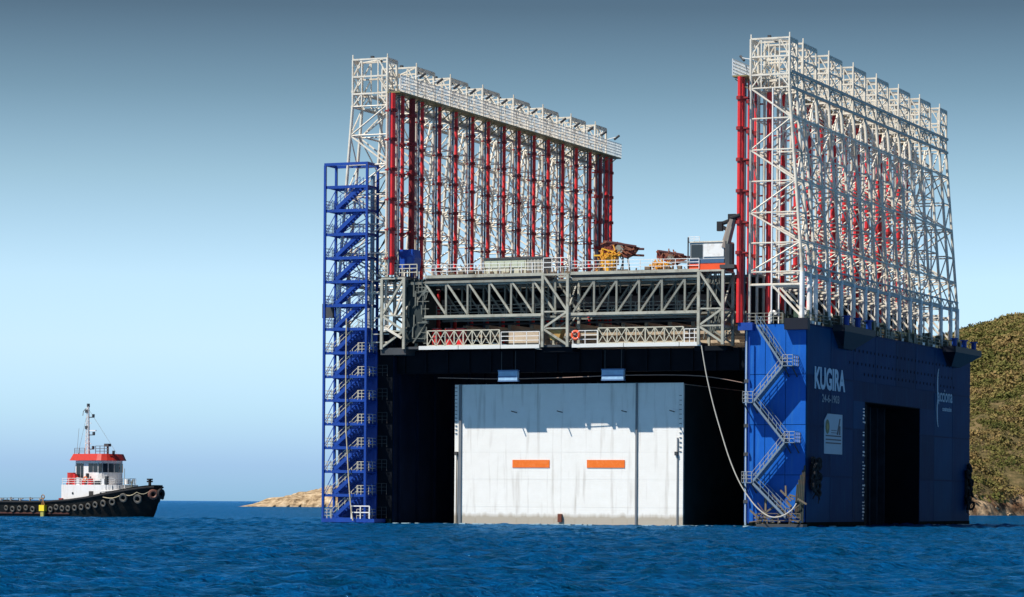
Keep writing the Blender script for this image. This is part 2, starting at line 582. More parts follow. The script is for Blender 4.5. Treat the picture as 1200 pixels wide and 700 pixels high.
def head_h(x, y):
    x = np.asarray(x, float); y = np.asarray(y, float)
    t = np.clip((x + 117) / 45., 0, 3)
    d = y - (1290 + 4 * vnoise(x / 9., x * 0, 5))
    ridge = 10.8 * t ** .8
    ridge = np.minimum(ridge, 17 + 0 * t)
    prof = np.clip(d / 45., 0, 1) ** .55 * np.clip((190 - d) / 60., 0, 1)
    # layered slabs
    z = ridge * prof + (1.7 * vnoise(x / 9., y / 12., 4) + .5 * vnoise(x / 2.2, y / 3., 6)) * np.clip(t * 3, 0, 1) * np.clip(d / 4, 0, 1)
    z = z + .5 * np.sin(z * 2.1 + x * .05) * np.clip(t * 2, 0, 1) * (d > 2)
    z = np.where(x < 60, z, z * np.clip((140 - x) / 80., 0, 1))
    return np.where((d > 0) & (x > -119), np.maximum(z, -.2), -3)


grid_obj('headland', np.arange(-130, 150, 1.2), np.arange(1280, 1490, 2.2), head_h,
         ground_mat('pale_headland_rock', (.13, .085, .045), (.42, .31, .19), (.62, .51, .36), .22, 1.6), 'structure',
         'low pale rocky headland running out into the sea left of the dock')

# ================================================================== FLOATING DOCK
dock = dthing('floating_dock', 'huge blue floating caisson dock with red and cream lattice mast rows over both hulls', 'floating dock', (0, 0, 0))
XL0, XL1, XR0, XR1, LEN, HZ = -54.5, -47.7, -6.8, 0., 68., 21.4


def mx(x, side):
    return x if side == 'R' else -54.5 - x


# ---- hulls
h = MB()
h.box(XR0, XR1, 0, 21.5, -3, HZ).box(XR0, XR1, 44.5, LEN, -3, HZ).box(XR0, XR1, 21.5, 44.5, 13.9, HZ).box(XR0, -4.6, 21.5, 44.5, -3, 13.9)
hull = h.build('right_hull'.replace('right_', ''), hull_blue_shaded[0], dock)
tag(hull, 'blue steel side hull carrying the lettering')
lh = MB().box(XL0, XL1, 0, LEN, -3, HZ)
lhull = lh.build('hull', hull_blue_shaded[0], dock)
# front plating of the right hull, side plating (each plate a few cm proud)
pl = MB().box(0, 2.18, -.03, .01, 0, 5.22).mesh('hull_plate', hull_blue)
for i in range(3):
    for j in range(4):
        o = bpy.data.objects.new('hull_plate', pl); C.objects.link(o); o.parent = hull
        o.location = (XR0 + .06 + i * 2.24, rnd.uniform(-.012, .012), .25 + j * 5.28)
pls = [MB().box(-.02, .04, 0, 8.42, 0, 5.1).mesh('hull_plate', m) for m in hull_blue_shaded]
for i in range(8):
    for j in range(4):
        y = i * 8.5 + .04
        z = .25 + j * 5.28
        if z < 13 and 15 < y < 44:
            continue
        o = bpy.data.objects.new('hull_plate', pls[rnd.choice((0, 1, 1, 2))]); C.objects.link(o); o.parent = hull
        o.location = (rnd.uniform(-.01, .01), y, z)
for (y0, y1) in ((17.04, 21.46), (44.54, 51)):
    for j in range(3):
        MB().box(-.02, .035, y0, y1, .25 + j * 5.28, (5.35 if j < 2 else 3.3) + j * 5.28).build('hull_plate', hull_blue_shaded[rnd.choice((0, 1, 2))], hull)
plf = MB().box(0, 1.54, -.03, .01, 0, 5.22).mesh('hull_plate', blue_st)
MB().box(XL0 + 4.82, XL1 - .02, -.05, .01, -1, HZ - .02).build('black_front_strip', black_st, lhull)  # black strip along the inner edge of the left hull front
for i in range(3):
    for j in range(4):
        o = bpy.data.objects.new('hull_plate', plf); C.objects.link(o); o.parent = lhull
        o.location = (XL0 + .06 + i * 1.58, 0, .25 + j * 5.28)
# door in the side
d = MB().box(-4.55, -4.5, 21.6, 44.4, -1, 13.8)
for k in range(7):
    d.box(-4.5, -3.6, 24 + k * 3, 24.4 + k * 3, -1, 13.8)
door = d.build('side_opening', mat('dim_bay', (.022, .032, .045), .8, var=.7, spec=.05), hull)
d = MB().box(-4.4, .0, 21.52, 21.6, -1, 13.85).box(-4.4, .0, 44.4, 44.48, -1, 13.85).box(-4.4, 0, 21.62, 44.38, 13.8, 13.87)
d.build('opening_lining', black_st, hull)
d = MB()
for k in range(34):
    z = .8 + k * .37
    if rnd.random() < .72:
        d.box(.05, .08, 20.6 + rnd.uniform(0, .1), 20.6 + rnd.uniform(.4, .75), z, z + rnd.uniform(.1, .2))
    if rnd.random() < .55:
        d.box(-.6, -.57, 23.0, 23.0 + rnd.uniform(.4, .8), z, z + rnd.uniform(.12, .24))
dm = d.build('draft_marks', white_st, hull); tag(dm, 'column of faded white draught marks', kind='stuff')
d = MB().box(-.62, -.60, 22.2, 24.6, -1, 13.8); d.build('mark_strip', black_st, hull)
# rows of small dark scuppers high on the side
d = MB()
for row, z in enumerate((16.9, 18.0, 19.4)):
    for k in range(30):
        y = 15 + k * 1.55 + row * .5
        if y < 60 and not (row == 0 and y < 20):
            d.tube((.035, y, z), (.07, y, z), .17, 6)
o = d.build('scuppers', black_st, hull); o['kind'] = 'stuff'
wet = mat('waterline_growth', (.004, .009, .009), .85, spec=.02, var=.7, scale=.9, rust=.6, rustcol=(.03, .028, .018))
for (a, b) in ((.0, 21.4), (44.6, LEN)):
    MB().box(.0, .075, a, b, -.5, rnd.uniform(.5, .6)).build('waterline_band', wet, hull)
MB().box(XR0, XR1 + .07, -.075, -.035, -.5, .55).build('waterline_band', wet, hull)
MB().box(XL0, XL1, -.09, -.055, -.5, .5).build('waterline_band', wet, lhull)
fo_ = MB()
for k in range(60):
    x = rnd.uniform(XL0, XR1); a_ = rnd.uniform(.2, .9)
    fo_.box(x, x + a_, -.45 - rnd.uniform(0, .3), -.12, -.05, .09 + rnd.uniform(0, .06))
for k in range(30):
    y = rnd.uniform(0, LEN); a_ = rnd.uniform(.3, 1.6)
    fo_.box(.1, .35 + rnd.uniform(0, .3), y, y + a_, -.05, .1 + rnd.uniform(0, .05))
o = fo_.build('wash_foam', mat('foam', (.30, .42, .46), .9, var=.3, scale=3))
o.location = P0; o.rotation_euler = (0, 0, -AD)
tag(o, 'broken white wash lapping along the dock waterline', 'foam', kind='stuff')
# lettering
Mtxt = Matrix(((0, 0, 1, 0), (1, 0, 0, 0), (0, 1, 0, 0), (0, 0, 0, 1)))
text_mesh('KUGIRA', 3.15, .015, 'name_lettering', lettering, hull, Matrix.Translation((.08, 2.45, 14.75)) @ Mtxt, sx=.97, bold=.10)
text_mesh('24-6-1903', 1.15, .01, 'number_lettering', mat('dim_lettering', (.14, .22, .30)), hull, Matrix.Translation((.08, 5.2, 13.35)) @ Mtxt, sx=1.35, bold=.02)
text_mesh('acciona', 2.3, .01, 'company_lettering', mat('faint_lettering', (.24, .42, .56)), hull, Matrix.Translation((.08, 52.3, 15.0)) @ Mtxt, sx=1.0, bold=.02)
text_mesh('construccion', .75, .01, 'company_lettering', MATS['faint_lettering'], hull, Matrix.Translation((.08, 54.5, 13.9)) @ Mtxt, sx=1.1, bold=.02)
d = MB()
for k in range(14):   # swoosh of the emblem: two crescents
    a0, a1 = R(100 + k * 12), R(100 + (k + 1) * 12)
    for R0, cy, cz, w0 in ((1.9, 53.0, 16.8, .95), (1.7, 52.8, 13.8, .9)):
        w = w0 * math.sin(math.pi * (k + .5) / 14) + .08
        d.raw([(.085, cy + R0 * .55 * math.cos(a), cz + R0 * 1.15 * math.sin(a)) for a in (a0, a1)] +
              [(.085, cy + (R0 - w) * .55 * math.cos(a), cz + (R0 - w) * 1.15 * math.sin(a)) for a in (a1, a0)], [(0, 1, 2, 3)])
        d.raw([(.062, cy + R0 * .55 * math.cos(a), cz + R0 * 1.15 * math.sin(a)) for a in (a0, a1)] +
              [(.062, cy + (R0 - w) * .55 * math.cos(a), cz + (R0 - w) * 1.15 * math.sin(a)) for a in (a1, a0)], [(3, 2, 1, 0)])
d.build('company_emblem', MATS['faint_lettering'], hull)
# sign board
sg = MB().prism([(6.1, 7.85), (12.7, 7.85), (12.7, 12.15), (7.3, 12.15), (6.1, 11.4)], 'x', .05, .1).build('sign_board', signwhite, hull)
d = MB()
d.prism([(7.2 + .75 * math.cos(t * math.pi / 8), 10.75 + .78 * math.sin(t * math.pi / 8)) for t in range(16)], 'x', .1, .115)
e_ = d.build('sign_emblem', mat('sign_green', (.05, .09, .02)), sg)
d = MB().prism([(7.2 + .35 * math.cos(t * math.pi / 6), 10.75 + .35 * math.sin(t * math.pi / 6)) for t in range(12)], 'x', .115, .125)
d.build('sign_emblem', mat('sign_gold', (.3, .22, .03)), sg)
d = MB()
for z in (9.72, 9.32, 8.95):
    d.box(.1, .115, 6.6, 12.2, z, z + .14)
d.box(.1, .115, 8.6, 10.6, 10.35, 10.42).box(.1, .115, 8.6, 10.8, 10.1, 10.17)
d.prism([(10.6, 9.95), (11.1, 9.95), (12.0, 11.7), (11.6, 11.7)], 'x', .1, .115)
d.prism([(11.4, 9.95), (11.9, 9.95), (11.95, 10.9), (11.5, 10.9)], 'x', .115, .12)
d.build('sign_print', mat('sign_ink', (.01, .02, .05)), sg)
# brackets carrying fairleads on the side and the corners
for (y0, y1, zt, zb, w) in ((9.0, 21.5, 21.75, 19.3, 1.3), (54.5, 67.9, 21.75, 19.4, 1.6)):
    ym = (y0 + y1) / 2
    vs = [(.06, y0, zt), (w, y0 + .4, zt), (w, y1 - .4, zt), (.06, y1, zt), (.06, y0, zt - .7), (w, y0 + .4, zt - .7), (w, y1 - .4, zt - .7), (.06, y1, zt - .7),
          (.06, y0 + 2.2, zb), (.5, y0 + 2.6, zb), (.5, ym, zb), (.06, ym, zb)]
    br = MB().raw(vs, [(0, 1, 2, 3), (0, 4, 5, 1), (1, 5, 6, 2), (2, 6, 7, 3), (4, 8, 9, 5), (5, 9, 10, 6), (6, 10, 11, 7), (8, 11, 10, 9), (4, 7, 11, 8)]).build('fairlead_bracket', mat('dark_navy_steel', (.001, .003, .012), .6), hull)
    d = MB()
    for k in range(3):
        yy = y0 + 2 + k * (y1 - y0 - 4) / 2
        d.tube((1.0, yy, zt), (1.0, yy, zt + .9), .32, 10).tube((1.0, yy, zt + .9), (1.0, yy, zt + 1.05), .5, 10)
    d.build('fairlead_roller', blue_st, br)
MB().box(XR0 + 4.6, XR1 + .35, -.9, -.04, 20.7, 21.9).build('fairlead_bracket', MATS['dark_navy_steel'], hull)
MB().box(XR0 - .5, XR0 + 1.1, -.9, -.04, 20.7, 21.5).build('fairlead_bracket', blue_st, hull)
# corner fenders: old tyres and netting bundled on the corners
for (y, z0, z1, c_) in ((2.2, 3.6, 7.0, 20), (66.6, 2.2, 7.2, 16)):
    fd = MB().box(.05, .35, y - 1.0, y + 1.0, z0 + .4, z1 - .4)
    for k in range(c_):
        yy, zz = y + rnd.uniform(-1.4, 1.2), rnd.uniform(z0, z1)
        fd.torus((.35 + rnd.uniform(0, .35), yy, zz), (1, rnd.uniform(-.6, .6), rnd.uniform(-.5, .5)), rnd.uniform(.25, .5), .16, 9, 5)
    for k in range(c_):
        yy, zz = y + rnd.uniform(-1.5, 1.5), rnd.uniform(z0 - .6, z1 + .4)
        fd.tube((.3, yy, zz), (.5, yy + rnd.uniform(-.9, .9), zz + rnd.uniform(-1.2, .8)), .06, 4)
    fo = fd.build('corner_fender', black_rub, hull); fo['kind'] = 'stuff'
d = MB()
for k in range(5):
    d.tube((-.05 - .2 * k, -.9, .5 + k * .2), (-.05 - .2 * k, -.2, 6.5 - k * .5), .11, 5)
d.build('fender_chain', mat('wet_steel', (.035, .045, .04), rust=.6), hull)
# cluttered pontoon step at the foot of the stairs
d = MB().box(-4.9, .2, -1.6, -.1, -.5, .35)
d.build('step_platform', dark_st, hull)
d = MB()
for k in range(46):
    x = rnd.uniform(-4.9, -.2); z = rnd.uniform(.4, 1.0 + 3.6 * (x + 5) / 5)
    d.bar((x, -1.2, z), (x + rnd.uniform(-1.2, 1.2), -1.1, z + rnd.uniform(-1, 1.5)), rnd.uniform(.06, .2))
d.rail((-4.9, -1.55, .35), (-.1, -1.55, .35), 1.1, 1.1, .05)
o = d.build('step_railing', mat('stained_steel', (.16, .13, .09), rust=.7), hull); o['kind'] = 'stuff'
# pontoon floor, added dark backing that shuts out the sky at the rear, inner lining
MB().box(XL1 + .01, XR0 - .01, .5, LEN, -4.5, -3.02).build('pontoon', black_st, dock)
MB().box(XL1 + .01, XR0 - .01, 66.5, 67.5, -3, 29).build('rear_dark_backing', black_st, dock)
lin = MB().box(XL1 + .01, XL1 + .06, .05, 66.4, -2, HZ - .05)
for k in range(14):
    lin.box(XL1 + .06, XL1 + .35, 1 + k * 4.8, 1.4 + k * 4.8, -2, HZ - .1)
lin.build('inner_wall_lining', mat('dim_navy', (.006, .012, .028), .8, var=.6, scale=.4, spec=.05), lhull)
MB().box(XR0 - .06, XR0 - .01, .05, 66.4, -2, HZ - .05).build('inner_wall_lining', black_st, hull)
# dark gallery beams behind the walkway, over the caisson
d = MB()
d.box(XL1 + .1, XR0 - .1, .8, 1.6, 16.6, 19.0)
for k in range(16):
    x = XL1 + .8 + k * 2.6
    d.box(x, x + .3, .6, .8, 16.6, 19.0)
d.build('gallery_girder', black_st, dock)

# ---- portal: deck, trusses
M_deck = mat('deck_plating', (.20, .20, .17), .7, var=.4, rust=.5)
for k in range(16):
    y0 = 2.2 + k * 4.1
    if k >= 3 and k % 2:
        continue
    MB().box(XL1 - .5, XR0 + .5, y0, y0 + (4.06 if k % 2 == 0 else 3.3), 26.55, 26.8).build('deck_strip', M_deck, dock)
deckedge = MB()
for (a, b) in ((-43.3, -29.2), (-26.2, -11.5)):
    MB().box(a, b, -1.25, 2.2, 26.7, 27.0).build('deck_strip', dark_st, dock)
    e = MB().box(a, b, -1.5, -1.27, 26.92, 27.25).build('edge_beam', mat('pale_grey_steel', (.40, .39, .32), var=.4, rust=.7, rustcol=(.13, .09, .05)), dock)
    MB().box(a, b, -1.6, -1.05, 22.55, 22.85).build('lower_chord', MATS['pale_grey_steel'], dock)
    MB().box(a, b, -1.5, -1.1, 26.35, 26.6).build('upper_chord', grey_st, dock)
# railing on deck edge
for (a, b) in ((-43.3, -29.3), (-26.1, -11.5)):
    MB().rail((a, -1.4, 27.3), (b, -1.4, 27.25), 1.1, 1.3, .04).build('deck_railing', white_st, dock)
MB().rail((-29.2, -1.6, 27.3), (-26.2, -1.6, 27.3), 1.5, .9, .05).build('deck_railing', white_st, dock)
for r_, (yt, mat_, w) in enumerate(((-1.3, grey_st, .21), (3.0, grey_st, .16), (9.5, dark_st, .2))):
    pst = MB().bar((0, 0, 22.8), (0, 0, 26.35), w).mesh('truss_post', mat_)
    dl = MB().bar((0, 0, 26.35), (2.58, 0, 22.8), w).mesh('truss_diagonal', MATS['pale_grey_steel'] if r_ == 0 else mat_)
    dr = MB().bar((0, 0, 22.8), (2.58, 0, 26.35), w).mesh('truss_diagonal', mat_)
    tr = MB().box(-43.3, -11.4, yt + .14, yt + .3, 22.4, 22.6).box(-43.3, -11.4, yt + .14, yt + .3, 26.1, 26.3).build('portal_truss', mat_, dock)
    for k in range(6):
        x = -43.3 + 2.58 * k
        if x < -29.5:
            o = bpy.data.objects.new('truss_diagonal', dl); C.objects.link(o); o.parent = tr; o.location = (x, yt, 0)
            o = bpy.data.objects.new('truss_post', pst); C.objects.link(o); o.parent = tr; o.location = (x + 2.5, yt, 0)
    for k in range(6):
        x = -25.9 + 2.58 * k
        if x + 2.58 < -10:
            o = bpy.data.objects.new('truss_diagonal', dr); C.objects.link(o); o.parent = tr; o.location = (x, yt, 0)
            o = bpy.data.objects.new('truss_post', pst); C.objects.link(o); o.parent = tr; o.location = (x + 2.5, yt, 0)
# clutter inside the truss bay: pipes, rails, small boxes
d = MB()
d.rail((-43, 1.0, 22.9), (-29.5, 1.0, 22.9), 1.15, 1.6, .05).rail((-26, 1.0, 22.9), (-11.5, 1.0, 22.9), 1.15, 1.6, .05)
for k in range(40):
    x = rnd.uniform(-43, -12); z = rnd.uniform(23, 26); y = rnd.uniform(2, 9)
    if rnd.random() < .5:
        d.bar((x, y, z), (x, y, z + rnd.uniform(.5, 2)), .12)
    else:
        d.bar((x, y, z), (x + rnd.uniform(.6, 2.4), y, z + rnd.uniform(-.8, .8)), .1)
o = d.build('gallery_pipework', mat('stained_grey', (.30, .30, .25), rust=.6), dock); o['kind'] = 'stuff'
MB().box(-47, -7.4, 11, 11.4, 23.6, 26.5).build('dark_backing', black_st, dock)  # black sheet behind the trusses that darkens the view through them
MB().box(-46.2, -43.4, -.9, 1.8, 20.0, 26.9).build('corner_housing', mat('dark_green_steel', (.02, .03, .03), .7, var=.5), dock)
d = MB()
for k in range(46):
    x, z = rnd.uniform(-46.2, -43.2), rnd.uniform(19.8, 26.6)
    a_ = rnd.choice(((0, 1), (0, 1), (1, 0), (.6, .8)))
    L_ = rnd.uniform(.6, 2.2)
    d.bar((x, -1.05, z), (min(x + a_[0] * L_, -43.0), -1.0, min(z + a_[1] * L_, 27)), rnd.uniform(.06, .16))
o = d.build('corner_pipework', mat('pipe_mix', (.13, .14, .12), var=.8, scale=.8, rust=.6, rustcol=(.35, .3, .22)), dock); o['kind'] = 'stuff'
d = MB()
for k in range(30):
    x, z = rnd.uniform(-11.2, -8.8), rnd.uniform(19.6, 26.6)
    L_ = rnd.uniform(.5, 1.8)
    d.bar((x, -.8, z), (x + rnd.uniform(-.5, .5), -.7, min(z + L_, 27)), rnd.uniform(.06, .14))
o = d.build('corner_pipework', MATS['pipe_mix'], dock); o['kind'] = 'stuff'
# longitudinal under-deck beams, cross beams
beam_m = mat('brown_grey_steel', (.48, .38, .27), .7, var=.4, scale=.5, rust=.5)
bm1 = MB().box(-.22, .22, 0, 55, 0, .5).mesh('deck_beam', beam_m)
for k in range(13):
    o = bpy.data.objects.new('deck_beam', bm1); C.objects.link(o); o.parent = dock
    o.location = (-44.2 + k * 2.75, 11.5, 22.0)
cb = MB().box(XL1 + .1, XR0 - .1, -.2, .2, 0, .45).mesh('cross_beam', beam_m)
for k in range(9):
    o = bpy.data.objects.new('cross_beam', cb); C.objects.link(o); o.parent = dock
    o.location = (0, 12.0 + k * 6, 21.5)
# walkway
wx = [-43.9, -40.9, -35.6, -29.9]
beamw = mat('walkway_white', (.70, .70, .66), .5, var=.1)
for (a, b) in ((-43.9, -39.2), (-39.12, -34.2), (-34.12, -29.6), (-25.8, -19.9), (-19.82, -13.6), (-13.52, -11.2)):
    MB().box(a, b, -1.7, -1.45, 19.1, 19.5).build('walkway_beam', beamw, dock)
MB().box(-45.6, -11.2, -1.44, .8, 19.2, 19.45).build('walkway_floor', dark_st, dock)
MB().box(-29.5, -25.9, -1.2, 1.0, 18.7, 19.15).build('tower_foot', black_st, dock)
MB().box(-12.0, -8.4, -1.3, 1.0, 18.6, 19.1).build('tower_foot', black_st, dock)
MB().box(-48.6, -45.5, -1.6, 1.0, 18.6, 19.35).build('tower_foot', dark_st, dock)
# crossed rail panels: each panel a part
pn = MB()
pn.bar((0, 0, 0), (0, 0, 1.65), .1).bar((1.05, 0, 0), (1.05, 0, 1.65), .1).bar((0, 0, 0), (1.05, 0, 1.65), .08).bar((0, 0, 1.65), (1.05, 0, 0), .08)
pn.bar((0, 0, 1.65), (1.06, 0, 1.65), .1).bar((0, 0, .05), (1.06, 0, .05), .08)
pnm = pn.mesh('rail_panel', mat('cream_rail', (.58, .54, .42), rust=.3))
for a, k_ in ((-42.9, 8), (-22.8, 9)):
    for k in range(k_):
        o = bpy.data.objects.new('rail_panel', pnm); C.objects.link(o); o.parent = dock
        o.location = (a + 1.08 * k, -1.6, 19.5)
MB().rail((-34.1, -1.6, 19.5), (-29.6, -1.6, 19.5), 1.4, 1.5, .05).rail((-25.7, -1.6, 19.5), (-22.9, -1.6, 19.5), 1.4, 1.4, .05).rail((-13, -1.6, 19.5), (-11.3, -1.6, 19.5), 1.4, .6, .05).build('walkway_railing', white_st, dock)
MB().box(-33.5, -30, -.9, -.5, 19.5, 20.9).build('steel_locker', beam_m, dock)


def portal_tower(x0, x1, y0, y1, zl, top, heads):
    t = MB().bar((x0, y0, top), (x1, y0, top), .2).bar((x0, y1, top), (x1, y1, top), .2).bar((x0, y0, top), (x0, y1, top), .2).bar((x1, y0, top), (x1, y1, top), .2)
    for z in zl:
        t.bar((x0, y0, z), (x1, y0, z), .16).bar((x1, y0, z), (x1, y1, z), .16).bar((x0, y1, z), (x1, y1, z), .16)
    tw = t.build('portal_tower', MATS['pale_grey_steel'], dock)
    for x in (x0, x1):
        for y in (y0, y1):
            MB().bar((x, y, 19.2), (x, y, top), .3).build('post', MATS['pale_grey_steel'], tw)
    zz = [19.4] + list(zl) + [top]
    for i in range(len(zz) - 1):
        a, b = (x1, x0) if i % 2 == heads else (x0, x1)
        MB().bar((a, y0, zz[i]), (b, y0, zz[i + 1]), .22).build('brace', MATS['pale_grey_steel'], tw)
        MB().bar((a, y1, zz[i]), (b, y1, zz[i + 1]), .18).build('brace', grey_st, tw)
        MB().bar((x1, y0, zz[i]), (x1, y1, zz[i + 1]), .16).build('brace', grey_st, tw)
    return tw


portal_tower(-29.2, -26.3, -1.7, 1.6, (21.2, 23.0), 27.0, 0)
portal_tower(-11.4, -8.7, -1.7, 1.6, (21.2, 23.0), 27.0, 0)
tw = portal_tower(-48.4, -45.7, -1.7, 1.6, (21.2, 22.9), 27.0, 1)
d = MB()
for z in (20.0, 20.9, 21.8, 22.7):
    d.bar((-49.6, -1.5, z), (-47.6, -1.5, z), .12)
d.bar((-49.7, -1.5, 19.5), (-49.7, -1.5, 28), .12)
d.bar((-48.9, -1.4, 25.6), (-47.2, -1.4, 22.9), .22).bar((-46.0, -1.4, 25.6), (-47.0, -1.4, 22.9), .2)
d.bar((-48.0, -1.8, 21.6), (-45.9, -1.8, 20.4), .25)
d.build('ladder_frame', cream, dock)
# lattice platform at left
d = MB().box(-49, -45.5, -1.6, 1.6, 27.0, 27.2)
d.build('side_platform', dark_st, dock)
d = MB().rail((-48.7, -1.6, 27.2), (-44.2, -1.6, 27.2), 1.3, .9, .06)
d.rail((-48.7, -1.4, 28.5), (-46.6, -1.4, 28.5), 1.4, .7, .06)
for k in range(3):
    d.bar((-48.7 + k * .7, -1.5, 27.2), (-48.0 + k * .7, -1.5, 28.5), .07).bar((-48.0 + k * .7, -1.5, 27.2), (-48.7 + k * .7, -1.5, 28.5), .07)
    d.bar((-48.7 + k * .7, -1.5, 28.5), (-48.0 + k * .7, -1.5, 29.9), .07).bar((-48.0 + k * .7, -1.5, 28.5), (-48.7 + k * .7, -1.5, 29.9), .07)
d.build('platform_railing', MATS['cream_rail'], dock)


# ---- mast rows
ZLEV = [46.2, 43.0, 39.7, 36.4, 33.1, 29.9, 26.85]


def xout(z):          # outer leg leans outward below z = 46.2
    if z >= 46.2: return -2.1
    if z <= 26.8: return -.55
    return -2.1 + (46.2 - z) / (46.2 - 26.8) * 1.55


XIN = -6.35


def mast_module(side, y0, y1, head=True):
    X = lambda x: mx(x, side)
    L = y1 - y0
    t = MB()
    for yy in (0, L):
        for i, z in enumerate(ZLEV):
            t.tube((X(XIN), yy, z), (X(xout(z)), yy, z), .09, 5)
            if i < 6:
                z2 = ZLEV[i + 1]
                a, b = (XIN, xout(z2)) if i % 2 == 0 else (xout(z), XIN)
                t.tube((X(a), yy, z), (X(b), yy, z2), .1, 5)
    # longitudinal bracing on the outer and inner planes
    for i, z in enumerate(ZLEV):
        t.tube((X(xout(z)), 0, z), (X(xout(z)), L, z), .09, 5)
        t.tube((X(XIN), 0, z), (X(XIN), L, z), .045, 5)
        if i < 6:
            z2 = ZLEV[i + 1]
            if i % 2:
                t.tube((X(xout(z)), 0, z), (X(xout(z2)), L, z2), .08, 5)
            else:
                t.tube((X(xout(z)), L, z), (X(xout(z2)), 0, z2), .08, 5)
                t.tube((X(XIN), 0, z), (X(XIN), L, z2), .06, 5)
    root = t.build('leader_mast', cream, dock, (0, y0, 0))
    for yy in (0, L):
        MB().tube((X(-2.1), yy, 51.4), (X(-2.1), yy, 46.2), .14, 6).tube((X(-2.1), yy, 46.2), (X(-.55), yy, 26.8), .17, 8).build('leg', cream, root)
        MB().tube((X(-.55), yy, 26.8), (X(-.55), yy, 21.5), .27, 8).box(X(-.55) - .45, X(-.55) + .45, yy - .45, yy + .45, 21.45, 21.75).build('foot_column', white_st, root)
        MB().tube((X(XIN), yy, 51.4), (X(XIN), yy, 21.5), .15, 8).build('leg', cream, root)
        if side == 'R': MB().tube((X(-3.9), yy, 46.2), (X(-3.9), yy, 21.5), .1, 6).build('inner_column', white_st, root)
        # footing arches
        MB().tube((X(XIN), yy, 25.5), (X(-.55), yy, 25.5), .14, 5).tube((X(-3.9), yy, 25.5), (X(-.55), yy, 22), .13, 5).build('foot_brace', cream, root)
    # head frame with crossed lattices
    hf = MB()
    xs = (XIN, -2.1)
    for z in (47.6, 49.5, 51.4):
        for x in xs:
            hf.bar((X(x), 0, z), (X(x), L, z), .16)
        for yy in (0, L):
            hf.bar((X(xs[0]), yy, z), (X(xs[1]), yy, z), .18)
    for za, zb in ((46.2, 47.6), (47.6, 49.5), (49.5, 51.4)):
        for x in xs:
            hf.bar((X(x), 0, za), (X(x), L, zb), .1).bar((X(x), L, za), (X(x), 0, zb), .1)
            hf.bar((X(x), L / 2, za), (X(x), L / 2, zb), .1)
        for yy in (0, L):
            hf.bar((X(XIN), yy, za), (X(-5.2), yy, zb), .12).bar((X(-2.1), yy, za), (X(-3.2), yy, zb), .12)
            hf.bar((X(-5.2), yy, za), (X(-5.2), yy, zb), .12).bar((X(-3.2), yy, za), (X(-3.2), yy, zb), .12)
    hf.bar((X(XIN), 0, 51.4), (X(-2.1), L, 51.4), .14)
    for x in (XIN, -2.1):
        hf.box(X(x) - .02, X(x) + .02, .1, L - .1, 51.0, 51.3)
    hf.box(min(X(-6.2), X(-5.0)), max(X(-6.2), X(-5.0)), .25, L - .25, 47.7, 47.8)
    hf.bar((X(XIN), 0, 51.4), (X(XIN), 0, 51.9), .12).bar((X(-2.1), 0, 51.4), (X(-2.1), 0, 51.95), .12)
    hf.build('head_frame', cream, root)
    for yy in (0.2, L - .2):    # small dark sheaves
        MB().box(X(-4.4) - .15, X(-4.4) + .15, yy - .2, yy + .2, 51.4, 51.75).build('sheave_block', dark_st, root)
    return root


CLAMPS = {}


def leader(side, y, thick=.27, z0=21.5, z1=47.4, m=None, post=True):
    X = lambda x: mx(x, side)
    t = MB().tube((X(-7.25), 0, z0), (X(-7.25), 0, z1), thick, 8)
    o = t.build('leader_tube', m or red_st, dock, (0, y, 0))
    key = (side, thick)
    if key not in CLAMPS:
        c = MB(); zz = 0
        c.tube((X(-7.25), 0, zz), (X(-7.25), 0, zz + .35), thick * 1.6, 8)
        c.bar((X(-7.25), 0, zz + .17), (X(XIN), 0, zz + .17), .16)
        c.bar((X(-7.25), 0, zz + .17), (X(-7.25), 1.05 if side == 'R' else -1.05, zz + .17), .12)
        CLAMPS[key] = c.mesh('clamp', mat('dark_red_steel', (.28, .02, .02)))
    for i, z in enumerate(ZLEV[:-1]):
        zz = z - 1.2 + (.35 if int(y) % 2 else 0)
        if zz > z0:
            q = bpy.data.objects.new('clamp', CLAMPS[key]); C.objects.link(q); q.parent = o; q.location = (0, 0, zz)
    if post:
        sy_ = 1.05 if side == 'R' else -1.05
        MB().tube((X(-7.3), sy_, z0), (X(-7.3), sy_, z1), .13, 6).build('guide_post', mat('slate_steel', (.10, .13, .17)), o)
    return o


